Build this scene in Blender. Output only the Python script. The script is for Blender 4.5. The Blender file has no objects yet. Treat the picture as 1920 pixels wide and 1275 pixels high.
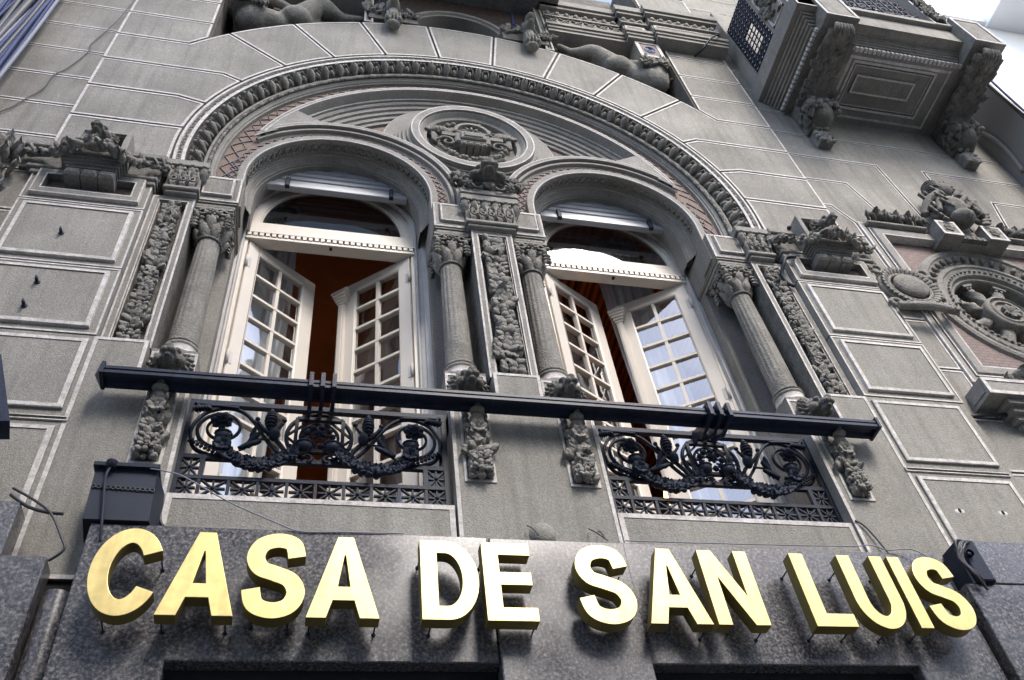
import bpy, bmesh, math, random
from mathutils import Vector, Matrix
PI = math.pi
rad = math.radians
scene = bpy.context.scene
COL = scene.collection

# ------------------------------------------------------------------ camera
cam_d = bpy.data.cameras.new("camera")
cam = bpy.data.objects.new("camera", cam_d)
COL.objects.link(cam)
R_ = Vector((0.974136, -0.199081, -0.106892)); U_ = Vector((-0.083179, -0.755765, 0.649539)); F_ = Vector((0.210096, 0.623848, 0.752777))
cam.matrix_world = Matrix(((R_.x, U_.x, -F_.x, -0.97233), (R_.y, U_.y, -F_.y, -2.89625), (R_.z, U_.z, -F_.z, -3.59663), (0, 0, 0, 1)))
cam_d.sensor_width = 36; cam_d.lens = 31.2428; cam_d.clip_end = 500; cam_d.clip_start = .05
scene.camera = cam
scene.render.resolution_x = 1024; scene.render.resolution_y = 680

# ------------------------------------------------------------------ sky and sun
w = bpy.data.worlds.new("World"); scene.world = w; w.use_nodes = True
nt = w.node_tree; bg = nt.nodes["Background"]
sky = nt.nodes.new("ShaderNodeTexSky"); sky.sky_type = 'NISHITA'; sky.sun_disc = False
SUN_EL, SUN_AZ = rad(48), rad(166)         # azimuth measured clockwise from +Y
sky.sun_elevation = SUN_EL; sky.sun_rotation = SUN_AZ
sky.air_density = 1.0; sky.dust_density = 2.5; sky.ozone_density = 1.0
nt.links.new(sky.outputs[0], bg.inputs[0]); bg.inputs[1].default_value = 0.15
sun_d = bpy.data.lights.new("sun", 'SUN'); sun_d.energy = 1.0; sun_d.angle = rad(18); sun_d.color = (1, .965, .92)
sun = bpy.data.objects.new("sun", sun_d); COL.objects.link(sun)
sd = Vector((math.sin(SUN_AZ) * math.cos(SUN_EL), math.cos(SUN_AZ) * math.cos(SUN_EL), math.sin(SUN_EL)))
sun.rotation_euler = sd.to_track_quat('Z', 'Y').to_euler()
sun.location = (0, -6, 12)
scene.view_settings.view_transform = 'Standard'; scene.view_settings.look = 'None'
scene.view_settings.exposure = 1.92; scene.view_settings.gamma = 1

# ------------------------------------------------------------------ materials
def mat(name, base, rough=.85, metal=0., var=0., vscale=6., bump=0., bscale=120., dirt=0., spec=.5, streak=0., grain=0., patch=0., fine=0.):
    m = bpy.data.materials.new(name); m.use_nodes = True
    n = m.node_tree.nodes; l = m.node_tree.links; p = n["Principled BSDF"]
    p.inputs["Roughness"].default_value = rough; p.inputs["Metallic"].default_value = metal
    p.inputs["Specular IOR Level"].default_value = spec
    p.inputs["Base Color"].default_value = (*base, 1)
    geo = n.new("ShaderNodeNewGeometry"); pos = geo.outputs["Position"]
    col = None
    def noise(scale, detail=4, vec=None, rough_=.55):
        t = n.new("ShaderNodeTexNoise"); t.inputs["Scale"].default_value = scale; t.inputs["Detail"].default_value = detail
        t.inputs["Roughness"].default_value = rough_
        l.new(vec or pos, t.inputs["Vector"]); return t.outputs["Fac"]
    def mapr(fac, a, b, lo, hi):
        r = n.new("ShaderNodeMapRange"); r.inputs[1].default_value = a; r.inputs[2].default_value = b
        r.inputs[3].default_value = lo; r.inputs[4].default_value = hi; l.new(fac, r.inputs[0]); return r.outputs[0]
    def mul(c, f):
        x = n.new("ShaderNodeMix"); x.data_type = 'RGBA'; x.blend_type = 'MULTIPLY'; x.inputs[0].default_value = 1
        if c is None: x.inputs[6].default_value = (*base, 1)
        else: l.new(c, x.inputs[6])
        l.new(f, x.inputs[7]); return x.outputs[2]
    if var: col = mul(col, mapr(noise(vscale), .3, .7, 1 - var, 1 + var))
    if dirt: col = mul(col, mapr(noise(vscale * .35, 6, None, .65), .45, .75, 1, 1 - dirt))
    if streak:
        mp = n.new("ShaderNodeMapping"); mp.inputs["Scale"].default_value = (14, 6, .9); l.new(pos, mp.inputs[0])
        col = mul(col, mapr(noise(1.4, 5, mp.outputs[0]), .48, .75, 1, 1 - streak))
    if patch: col = mul(col, mapr(noise(.9, 2), .35, .65, 1 - patch, 1 + patch)); col = mul(col, mapr(noise(9, 5, None, .7), .56, .74, 1, 1 + patch * 1.6))
    if fine: col = mul(col, mapr(noise(38, 4, None, .7), .42, .62, 1, 1 - fine))
    if grain: col = mul(col, mapr(noise(95, 2), .36, .64, 1 - grain, 1 + grain)); col = mul(col, mapr(noise(260, 1), .36, .64, 1 - grain * .7, 1 + grain * .7))
    if bump:
        b = n.new("ShaderNodeBump"); b.inputs["Strength"].default_value = 1.0; b.inputs["Distance"].default_value = bump
        h = noise(bscale, 3)
        l.new(h, b.inputs["Height"]); l.new(b.outputs[0], p.inputs["Normal"])
        if var: col = mul(col, mapr(h, .35, .65, 1 - .5 * var - .06, 1 + .5 * var + .04))
    if col is not None: l.new(col, p.inputs["Base Color"])
    return m
M = {}
M['stucco'] = mat('stucco_grey', (.250, .237, .212), .95, var=.10, vscale=3., grain=.13, bump=.0035, bscale=170, dirt=.26, streak=.24, patch=.14, spec=.2)
M['stucco_low'] = mat('stucco_coarse', (.258, .246, .220), .95, var=.10, vscale=2.5, grain=.11, bump=.005, bscale=150, dirt=.24, streak=.22, patch=.13, spec=.2)
M['white'] = mat('painted_joint_white', (.56, .53, .50), .9, var=.12, vscale=22, dirt=.30, fine=.26, bump=.002, bscale=120, spec=.2)
M['joint'] = mat('joint_brown', (.075, .06, .052), .95, var=.1)
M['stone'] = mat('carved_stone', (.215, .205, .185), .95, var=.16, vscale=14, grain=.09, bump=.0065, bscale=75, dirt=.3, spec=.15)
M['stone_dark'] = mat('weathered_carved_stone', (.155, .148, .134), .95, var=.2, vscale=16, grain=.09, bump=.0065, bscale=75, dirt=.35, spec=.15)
M['moulding'] = mat('moulding_stone', (.245, .233, .212), .92, var=.1, vscale=8, grain=.14, bump=.002, bscale=160, dirt=.2, spec=.2)
M['wood'] = mat('cream_painted_wood', (.58, .53, .46), .5, var=.04, vscale=3, dirt=.1, streak=.05)
M['casing'] = mat('grey_painted_casing', (.48, .46, .44), .7, var=.1, vscale=6, dirt=.35, streak=.35)
M['iron'] = mat('black_painted_iron', (.015, .020, .034), .5, var=.2, vscale=12, bump=.0015, bscale=90, spec=.16)
M['rail'] = mat('blue_black_rail_paint', (.013, .020, .040), .42, var=.3, vscale=7, streak=.35, bump=.001, bscale=60, spec=.2)
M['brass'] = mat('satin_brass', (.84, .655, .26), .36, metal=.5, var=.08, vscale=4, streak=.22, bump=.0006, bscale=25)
M['brass_side'] = mat('dark_brass_return', (.22, .175, .055), .5, metal=.6, var=.15, vscale=8)  # darker brass for the letter sides
M['steel'] = mat('grey_steel_sheet', (.020, .026, .040), .55, metal=.0, spec=.2, var=.12, vscale=5, dirt=.3)
M['shutter'] = mat('silver_shutter_slats', (.34, .355, .38), .5, metal=.3, var=.05, vscale=4)
M['cable_blue'] = mat('blue_cable_sheath', (.018, .032, .11), .7)
M['cable_white'] = mat('white_cable_sheath', (.22, .23, .27), .7)
M['cable_black'] = mat('black_cable_sheath', (.02, .02, .024), .5)
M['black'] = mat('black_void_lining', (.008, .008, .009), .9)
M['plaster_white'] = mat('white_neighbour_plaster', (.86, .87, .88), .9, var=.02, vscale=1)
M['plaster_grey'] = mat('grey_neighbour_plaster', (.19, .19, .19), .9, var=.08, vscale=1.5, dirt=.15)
M['plaster_blue'] = mat('blue_grey_neighbour_paint', (.15, .17, .2), .8, var=.25, vscale=2.5, dirt=.3)
M['opp'] = mat('pale_street_front_plaster', (.62, .62, .60), .9, var=.05, vscale=.7)
M['asphalt'] = mat('asphalt', (.075, .075, .077), .9, var=.15, vscale=3, bump=.004, bscale=60)
M['pave'] = mat('pavement_slabs', (.34, .33, .31), .85, var=.1, vscale=2)
M['curtain'] = mat('white_curtain_cloth', (.82, .82, .84), .9)
M['room'] = mat('brown_interior_plaster', (.22, .085, .035), .8, var=.25, vscale=3)
M['opp_glass'] = mat('street_front_glass', (.03, .035, .04), .08, spec=.8)

def custom(name):
    m = bpy.data.materials.new(name); m.use_nodes = True
    return m, m.node_tree.nodes, m.node_tree.links, m.node_tree.nodes["Principled BSDF"]
# polished granite
m, n, l, p = custom('polished_dark_granite')
geo = n.new("ShaderNodeNewGeometry")
n1 = n.new("ShaderNodeTexNoise"); n1.inputs["Scale"].default_value = 85; n1.inputs["Detail"].default_value = 5; n1.inputs["Roughness"].default_value = .7
n2 = n.new("ShaderNodeTexNoise"); n2.inputs["Scale"].default_value = 3.0; n2.inputs["Detail"].default_value = 5
vo = n.new("ShaderNodeTexVoronoi"); vo.inputs["Scale"].default_value = 90
for t in (n1, n2, vo): l.new(geo.outputs["Position"], t.inputs["Vector"])
cr = n.new("ShaderNodeValToRGB"); e = cr.color_ramp.elements
e[0].position = .34; e[0].color = (.020, .021, .025, 1); e[1].position = .70; e[1].color = (.36, .29, .25, 1)
x = cr.color_ramp.elements.new(.47); x.color = (.062, .064, .073, 1); x = cr.color_ramp.elements.new(.56); x.color = (.135, .132, .138, 1)
l.new(n1.outputs["Fac"], cr.inputs[0])
mx = n.new("ShaderNodeMix"); mx.data_type = 'RGBA'; mx.blend_type = 'MULTIPLY'; mx.inputs[0].default_value = .35
l.new(cr.outputs[0], mx.inputs[6]); l.new(vo.outputs["Distance"], mx.inputs[7])
mx2 = n.new("ShaderNodeMix"); mx2.data_type = 'RGBA'; mx2.blend_type = 'MIX'
rr = n.new("ShaderNodeMapRange"); rr.inputs[1].default_value = .45; rr.inputs[2].default_value = .75; rr.inputs[3].default_value = 0; rr.inputs[4].default_value = .10
l.new(n2.outputs["Fac"], rr.inputs[0]); l.new(rr.outputs[0], mx2.inputs[0])
l.new(mx.outputs[2], mx2.inputs[6]); mx2.inputs[7].default_value = (.2, .19, .185, 1)
l.new(mx2.outputs[2], p.inputs["Base Color"])
r2 = n.new("ShaderNodeMapRange"); r2.inputs[1].default_value = .35; r2.inputs[2].default_value = .65; r2.inputs[3].default_value = .18; r2.inputs[4].default_value = .34
l.new(n2.outputs["Fac"], r2.inputs[0]); l.new(r2.outputs[0], p.inputs["Roughness"]); p.inputs["Specular IOR Level"].default_value = .6
M['granite'] = m
# terracotta tile ground with dark brick-like joints (rotated)
def tile_mat(name, scale, rot, squash=.5):
    m, n, l, p = custom(name)
    geo = n.new("ShaderNodeNewGeometry"); mp = n.new("ShaderNodeMapping"); mp.vector_type = 'POINT'
    sp = n.new("ShaderNodeSeparateXYZ"); cb = n.new("ShaderNodeCombineXYZ")
    l.new(geo.outputs["Position"], sp.inputs[0]); l.new(sp.outputs[0], cb.inputs[0]); l.new(sp.outputs[2], cb.inputs[1])
    l.new(cb.outputs[0], mp.inputs[0]); mp.inputs["Rotation"].default_value = (0, 0, rot)
    br = n.new("ShaderNodeTexBrick"); br.inputs["Scale"].default_value = scale
    br.inputs["Color1"].default_value = (.185, .125, .095, 1); br.inputs["Color2"].default_value = (.15, .105, .083, 1)
    br.inputs["Mortar"].default_value = (.075, .07, .095, 1); br.inputs["Mortar Size"].default_value = .035; br.inputs["Mortar Smooth"].default_value = .3
    br.inputs["Brick Width"].default_value = .62; br.inputs["Row Height"].default_value = .25
    l.new(mp.outputs[0], br.inputs["Vector"]); 
    no = n.new("ShaderNodeTexNoise"); no.inputs["Scale"].default_value = 30; l.new(geo.outputs["Position"], no.inputs["Vector"])
    mr = n.new("ShaderNodeMapRange"); mr.inputs[3].default_value = .65; mr.inputs[4].default_value = 1.35; l.new(no.outputs["Fac"], mr.inputs[0])
    mx = n.new("ShaderNodeMix"); mx.data_type = 'RGBA'; mx.blend_type = 'MULTIPLY'; mx.inputs[0].default_value = 1
    l.new(br.outputs["Color"], mx.inputs[6]); l.new(mr.outputs[0], mx.inputs[7]); l.new(mx.outputs[2], p.inputs["Base Color"])
    p.inputs["Roughness"].default_value = .8
    return m
M['tile'] = tile_mat('terracotta_brick_tile', 9., rad(0))
M['terra'] = mat('terracotta_ground', (.175, .125, .10), .85, var=.15, vscale=20)
M['lattice'] = mat('blue_grey_lattice_line', (.095, .09, .11), .8, var=.2, vscale=20)
M['lattice_hi'] = mat('pale_lattice_line', (.23, .21, .22), .8, var=.1)
M['mosaic_blue'] = mat('blue_mosaic_line', (.03, .09, .24), .6)
M['mosaic_dark'] = mat('dark_mosaic_vault', (.05, .034, .032), .8, var=.5, vscale=26)
# glass: thin pane
def glass(name, tint, refl=1.6):
    m = bpy.data.materials.new(name); m.use_nodes = True
    n = m.node_tree.nodes; l = m.node_tree.links; n.remove(n["Principled BSDF"]); out = n["Material Output"]
    tr = n.new("ShaderNodeBsdfTransparent"); tr.inputs[0].default_value = (*tint, 1)
    gl = n.new("ShaderNodeBsdfGlossy"); gl.inputs["Roughness"].default_value = .03; gl.inputs[0].default_value = (.93, .96, 1, 1)
    lw = n.new("ShaderNodeLayerWeight"); lw.inputs[0].default_value = .5
    fr = n.new("ShaderNodeMapRange"); fr.inputs[3].default_value = refl; fr.inputs[4].default_value = .75
    pw = n.new("ShaderNodeMath"); pw.operation = 'POWER'; pw.inputs[1].default_value = 3; l.new(lw.outputs["Facing"], pw.inputs[0]); l.new(pw.outputs[0], fr.inputs[0])
    geo = n.new("ShaderNodeNewGeometry"); no = n.new("ShaderNodeTexNoise"); no.inputs["Scale"].default_value = 2.2; no.inputs["Detail"].default_value = 1
    l.new(geo.outputs["Position"], no.inputs["Vector"])
    bu = n.new("ShaderNodeBump"); bu.inputs["Distance"].default_value = .02; bu.inputs["Strength"].default_value = .5
    l.new(no.outputs["Fac"], bu.inputs["Height"]); l.new(bu.outputs[0], gl.inputs["Normal"])
    mx = n.new("ShaderNodeMixShader"); l.new(fr.outputs[0], mx.inputs[0]); l.new(tr.outputs[0], mx.inputs[1]); l.new(gl.outputs[0], mx.inputs[2])
    l.new(mx.outputs[0], out.inputs[0]); return m
M['glass'] = glass('window_glass', (.80, .82, .82), .20)
M['glass_dark'] = glass('fanlight_glass', (.26, .27, .28), .26)
m, n, l, p = custom('varnished_timber_ceiling')
geo = n.new("ShaderNodeNewGeometry"); wv = n.new("ShaderNodeTexWave"); wv.wave_type = 'BANDS'; wv.bands_direction = 'X'; wv.inputs["Scale"].default_value = 4.; wv.inputs["Distortion"].default_value = .4
l.new(geo.outputs["Position"], wv.inputs["Vector"]); cr = n.new("ShaderNodeValToRGB")
cr.color_ramp.elements[0].color = (.06, .015, .004, 1); cr.color_ramp.elements[1].color = (.30, .095, .03, 1)
l.new(wv.outputs["Fac"], cr.inputs[0]); l.new(cr.outputs[0], p.inputs["Base Color"]); p.inputs["Roughness"].default_value = .6
M['timber'] = m
m, n, l, p = custom('lit_lamp_shade'); p.inputs["Base Color"].default_value = (.8, .4, .15, 1)
p.inputs["Emission Color"].default_value = (1, .42, .12, 1); p.inputs["Emission Strength"].default_value = 4.
M['lamp'] = m

# ------------------------------------------------------------------ mesh builder
class MB:
    def __init__(s): s.v = []; s.f = []; s.m = []; s.sm = []
    def add(s, vs, fs, mi=0, smooth=False):
        o = len(s.v); s.v.extend([tuple(v) for v in vs])
        for i, f in enumerate(fs):
            s.f.append([a + o for a in f]); s.m.append(mi if isinstance(mi, int) else mi[i]); s.sm.append(smooth)
    def box(s, x0, x1, y0, y1, z0, z1, mi=0):
        vs = [(x0, y0, z0), (x1, y0, z0), (x1, y1, z0), (x0, y1, z0), (x0, y0, z1), (x1, y0, z1), (x1, y1, z1), (x0, y1, z1)]
        s.add(vs, [(0, 1, 5, 4), (1, 2, 6, 5), (2, 3, 7, 6), (3, 0, 4, 7), (4, 5, 6, 7), (0, 3, 2, 1)], mi)
    def bbox(s, x0, x1, y0, y1, z0, z1, c, mi=0):
        """box with the front (low y) edges chamfered by c"""
        a = [(x0, z0), (x1, z0), (x1, z1), (x0, z1)]; b = [(x0 + c, z0 + c), (x1 - c, z0 + c), (x1 - c, z1 - c), (x0 + c, z1 - c)]
        vs = [(x, y1, z) for x, z in a] + [(x, y0 + c, z) for x, z in a] + [(x, y0, z) for x, z in b]
        fs = []
        for k in (0, 4):
            for i in range(4): j = (i + 1) % 4; fs.append((k + i, k + j, k + 4 + j, k + 4 + i))
        fs += [(8, 9, 10, 11), (3, 2, 1, 0)]
        s.add(vs, fs, mi)
    def frame(s, poly, prof, mats, cap=None, hole=False, back=False):
        """poly CCW in (x,z); prof list of (inset, y); ring k gets mats[k]; cap fills the inside"""
        rings = [[(x, y, z) for x, z in inset(poly, d)] for d, y in prof]
        N = len(poly); vs = [v for r in rings for v in r]; fs = []; ms = []
        for k in range(len(prof) - 1):
            for i in range(N):
                j = (i + 1) % N; fs.append((k * N + i, k * N + j, (k + 1) * N + j, (k + 1) * N + i)); ms.append(mats[k])
        if cap is not None: fs.append(tuple(range((len(prof) - 1) * N, len(prof) * N))); ms.append(cap)
        if back: fs.append(tuple(reversed(range(N)))); ms.append(mats[0])
        s.add(vs, fs, ms)
    def block(s, poly, yf, yb, j=.006, b=.022, st=0, wh=1, rec=.003):
        s.frame(poly, [(j, yb), (j, yf), (j + b, yf), (j + b + .001, yf + rec)], [st, wh, st], st)
    def arc(s, cx, cz, prof, a0, a1, n, mats, smooth=False):
        """prof list of (r, y); swept from angle a0 to a1 (deg)"""
        vs = []; P = len(prof)
        for i in range(n + 1):
            a = rad(a0 + (a1 - a0) * i / n); c, d = math.cos(a), math.sin(a)
            vs += [(cx + r * c, y, cz + r * d) for r, y in prof]
        fs = []; ms = []
        closed = abs(abs(a1 - a0) - 360) < 1e-6
        for i in range(n):
            for k in range(P - 1):
                a = i * P + k; b = (i + 1) * P + k
                fs.append((a, a + 1, b + 1, b)); ms.append(mats if isinstance(mats, int) else mats[k])
        s.add(vs, fs, ms, smooth)
    def rev(s, cx, cy, z0, prof, n=24, mi=0, smooth=True, flutes=0, fd=0.):
        """lathe about vertical axis; prof of (r, z)"""
        vs = []; fs = []; P = len(prof)
        for i in range(n):
            a = 2 * PI * i / n
            for r, z in prof:
                q = r
                vs.append((cx + q * math.cos(a), cy + q * math.sin(a), z0 + z))
        for i in range(n):
            for k in range(P - 1):
                a = i * P + k; b = ((i + 1) % n) * P + k; fs.append((a, b, b + 1, a + 1))
        s.add(vs, fs, mi, smooth)
    def tube(s, pts, r, n=6, mi=0, smooth=True, flat=None, closed=False):
        pts = [Vector(p) for p in pts]; N = len(pts); vs = []; fs = []
        up = Vector((0, 1, 0))
        for i, p in enumerate(pts):
            if closed: t = pts[(i + 1) % N] - pts[i - 1]
            else: t = pts[min(i + 1, N - 1)] - pts[max(i - 1, 0)]
            t = t.normalized() if t.length > 1e-9 else Vector((1, 0, 0))
            a = up.cross(t)
            if a.length < 1e-3: a = Vector((1, 0, 0)).cross(t)
            a.normalize(); b = t.cross(a).normalized()
            rr = r[i] if isinstance(r, (list, tuple)) else r
            for k in range(n):
                an = 2 * PI * (k + .5) / n
                fx, fy = (flat or (1, 1))
                vs.append(p + a * (rr * fx * math.cos(an)) + b * (rr * fy * math.sin(an)))
        M_ = N if closed else N - 1
        for i in range(M_):
            j = (i + 1) % N
            for k in range(n):
                k2 = (k + 1) % n; fs.append((i * n + k, i * n + k2, j * n + k2, j * n + k))
        if not closed: fs += [tuple(reversed(range(n))), tuple(range((N - 1) * n, N * n))]
        s.add(vs, fs, mi, smooth)
    def bar(s, p, q, w_, d, mi=0):
        """rectangular bar lying in the xz plane, width w_, depth d along y"""
        p = Vector(p); q = Vector(q); t = (q - p).normalized(); a = Vector((-t.z, 0, t.x))
        if a.length < 1e-3: a = Vector((1, 0, 0))
        a = a.normalized() * w_ / 2; b = Vector((0, d / 2, 0))
        vs = [p - a - b, p + a - b, p + a + b, p - a + b, q - a - b, q + a - b, q + a + b, q - a + b]
        s.add(vs, [(0, 1, 2, 3), (7, 6, 5, 4), (0, 4, 5, 1), (1, 5, 6, 2), (2, 6, 7, 3), (3, 7, 4, 0)], mi)
    def ell(s, c, r, rot=None, mi=0, nu=8, nv=6):
        c = Vector(c); r = (r, r, r) if isinstance(r, (int, float)) else r
        vs = []; fs = []
        for j in range(1, nv):
            th = PI * j / nv
            for i in range(nu):
                ph = 2 * PI * i / nu
                v = Vector((r[0] * math.sin(th) * math.cos(ph), r[1] * math.sin(th) * math.sin(ph), r[2] * math.cos(th)))
                vs.append(c + (rot @ v if rot is not None else v))
        t = Vector((0, 0, r[2])); vs.append(c + (rot @ t if rot is not None else t)); vs.append(c - (rot @ t if rot is not None else t))
        T, B = len(vs) - 2, len(vs) - 1
        for j in range(nv - 2):
            for i in range(nu):
                i2 = (i + 1) % nu; fs.append((j * nu + i, (j + 1) * nu + i, (j + 1) * nu + i2, j * nu + i2))
        for i in range(nu):
            i2 = (i + 1) % nu; fs.append((T, i, i2)); fs.append((B, (nv - 2) * nu + i2, (nv - 2) * nu + i))
        s.add(vs, fs, mi, True)
    def leaf(s, base, d, nrm, L, W, curl=.5, mi=0, lobes=3, n=8, thick=.25):
        """curled acanthus-like leaf; base point, direction d, surface normal nrm"""
        base = Vector(base); d = Vector(d).normalized(); nrm = Vector(nrm).normalized(); side = d.cross(nrm).normalized()
        vs = []; fs = []
        us = (-1, -.5, 0, .5, 1)
        for i in range(n + 1):
            t = i / n; ww = W * (math.sin(PI * min(t * .92 + .06, 1)) ** .7) * (1 + .22 * math.sin(t * lobes * 2 * PI))
            ang = curl * t * t * 2.2
            cpos = base + d * (L * (t - .18 * curl * t * t * t)) + nrm * (L * .30 * math.sin(t * PI * .75) * (.4 + curl) )
            if t > .8: cpos += nrm * (L * .25 * curl * (t - .8) / .2) - d * (L * .1 * curl * (t - .8) / .2)
            for u in us:
                h = W * thick * (1 - abs(u) * 1.6 + (.5 if abs(u) == 1 else 0))
                if u == 0: h -= W * thick * .45
                vs.append(cpos + side * (ww * u) + nrm * h)
        K = len(us)
        for i in range(n):
            for k in range(K - 1):
                fs.append((i * K + k, i * K + k + 1, (i + 1) * K + k + 1, (i + 1) * K + k))
        o = len(vs)
        # skirt to the surface so that the leaf is solid
        for i in range(n + 1):
            for k in (0, K - 1):
                vs.append(Vector(vs[i * K + k]) - nrm * (W * .6 + L * .12))
        for i in range(n):
            fs.append((i * K, (i + 1) * K, o + 2 * (i + 1), o + 2 * i))
            fs.append(((i + 1) * K + K - 1, i * K + K - 1, o + 2 * i + 1, o + 2 * (i + 1) + 1))
        s.add(vs, fs, mi, True)
    def rosette(s, c, nrm, R, mi=0, petals=6):
        c = Vector(c); nrm = Vector(nrm).normalized()
        a = nrm.orthogonal().normalized(); b = nrm.cross(a)
        for rr, k, h in ((R, petals, 0), (R * .6, petals - 1, R * .25)):
            for i in range(k):
                t = 2 * PI * (i + (.5 if h else 0)) / k; dd = a * math.cos(t) + b * math.sin(t)
                rot = Matrix((dd, nrm.cross(dd), nrm)).transposed()
                s.ell(c + dd * rr * .55 + nrm * (h + R * .1), (rr * .45, rr * .36, R * .22), rot, mi, 6, 5)
        s.ell(c + nrm * R * .4, R * .26, None, mi, 6, 5)
    def build(s, name, mats, parent=None, smooth=None):
        me = bpy.data.meshes.new(name); me.from_pydata([tuple(v) for v in s.v], [], s.f)
        for m_ in (mats if isinstance(mats, (list, tuple)) else [mats]): me.materials.append(M[m_] if isinstance(m_, str) else m_)
        me.polygons.foreach_set("material_index", s.m)
        me.polygons.foreach_set("use_smooth", [bool(smooth)] * len(s.f) if smooth is not None else s.sm)
        me.update()
        bm = bmesh.new(); bm.from_mesh(me); bmesh.ops.recalc_face_normals(bm, faces=bm.faces); bm.to_mesh(me); bm.free()
        o = bpy.data.objects.new(name, me); COL.objects.link(o)
        if parent: o.parent = parent
        return o

def inset(poly, d):
    if abs(d) < 1e-9: return list(poly)
    N = len(poly); out = []
    for i in range(N):
        p0 = poly[i - 1]; p1 = poly[i]; p2 = poly[(i + 1) % N]
        def nn(a, b):
            dx, dz = b[0] - a[0], b[1] - a[1]; L = math.hypot(dx, dz) or 1e-9; return (-dz / L, dx / L)
        n1 = nn(p0, p1); n2 = nn(p1, p2)
        bx, bz = n1[0] + n2[0], n1[1] + n2[1]; k = 1 + n1[0] * n2[0] + n1[1] * n2[1]
        k = max(k, .25)
        out.append((p1[0] + d * bx / k, p1[1] + d * bz / k))
    return out
def mirror(poly): return [(-x, z) for x, z in reversed(poly)]
def arcp(cx, cz, r, a0, a1, n):
    return [(cx + r * math.cos(rad(a0 + (a1 - a0) * i / n)), cz + r * math.sin(rad(a0 + (a1 - a0) * i / n))) for i in range(n + 1)]
def rect(x0, x1, z0, z1): return [(x0, z0), (x1, z0), (x1, z1), (x0, z1)]
def tag(o, label=None, cat=None, group=None, kind=None):
    if label: o['label'] = label
    if cat: o['category'] = cat
    if group: o['group'] = group
    if kind: o['kind'] = kind
    return o
def empty(name, loc, label, cat, group=None):
    o = bpy.data.objects.new(name, None); o.location = loc; COL.objects.link(o); o.empty_display_size = .1
    o.matrix_world = Matrix.Translation(loc)
    return tag(o, label, cat, group)
def kid(o, parent):
    """parent while keeping world coordinates of the mesh"""
    o.parent = parent; o.matrix_parent_inverse = Matrix.Translation(parent['_w'] if '_w' in parent else (0, 0, 0)).inverted() if False else root_inv(parent)
    return o
def root_inv(p):
    m_ = Matrix.Identity(4); q = p
    while q is not None:
        m_ = (q.matrix_parent_inverse.copy() if q.parent else Matrix.Identity(4)) @ q.matrix_basis @ m_; q = q.parent
    return m_.inverted()
def part(name, mb, mats, parent, label=None, smooth=None):
    o = mb.build(name, mats, None, smooth); kid(o, parent)
    if label: o['label'] = label
    return o
def copy_part(o, parent, mtx):
    c = o.copy(); COL.objects.link(c); c.parent = parent
    c.matrix_parent_inverse = root_inv(parent) ; c.matrix_basis = mtx
    return c
def remeshed(mb, voxel, smooth=2, noise=0.):
    """union of overlapping blobs -> one continuous surface; returns a new MB"""
    me = bpy.data.meshes.new("tmp"); me.from_pydata([tuple(v) for v in mb.v], [], mb.f)
    o = bpy.data.objects.new("tmp", me); COL.objects.link(o)
    r = o.modifiers.new("r", 'REMESH'); r.mode = 'VOXEL'; r.voxel_size = voxel
    sm = o.modifiers.new("s", 'SMOOTH'); sm.iterations = smooth; sm.factor = .6
    dg = bpy.context.evaluated_depsgraph_get(); ev = o.evaluated_get(dg); m2 = ev.to_mesh()
    out = MB(); out.add([v.co[:] for v in m2.vertices], [list(p_.vertices) for p_ in m2.polygons], 0, True)
    ev.to_mesh_clear(); bpy.data.objects.remove(o); bpy.data.meshes.remove(me)
    return out
def smoothpath(pts, k=6):
    out = []; N = len(pts)
    P = [Vector(p) for p in pts]
    for i in range(N - 1):
        p0 = P[max(i - 1, 0)]; p1 = P[i]; p2 = P[i + 1]; p3 = P[min(i + 2, N - 1)]
        for j in range(k):
            t = j / k
            out.append(.5 * ((2 * p1) + (p2 - p0) * t + (2 * p0 - 5 * p1 + 4 * p2 - p3) * t * t + (3 * p1 - p0 - 3 * p2 + p3) * t ** 3))
    out.append(P[-1]); return out
rnd = random.Random(7)
GZ = -5.2
# ================================================================== setting
mb = MB(); mb.add([(-120, -120, GZ), (120, -120, GZ), (120, 120, GZ), (-120, 120, GZ)], [(0, 1, 2, 3)])
tag(mb.build('street', 'asphalt'), kind='structure')
mb = MB(); mb.box(-40, 40, -1.9, .3, GZ + .001, GZ + .14); tag(mb.build('pavement', 'pave'), kind='structure')

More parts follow.
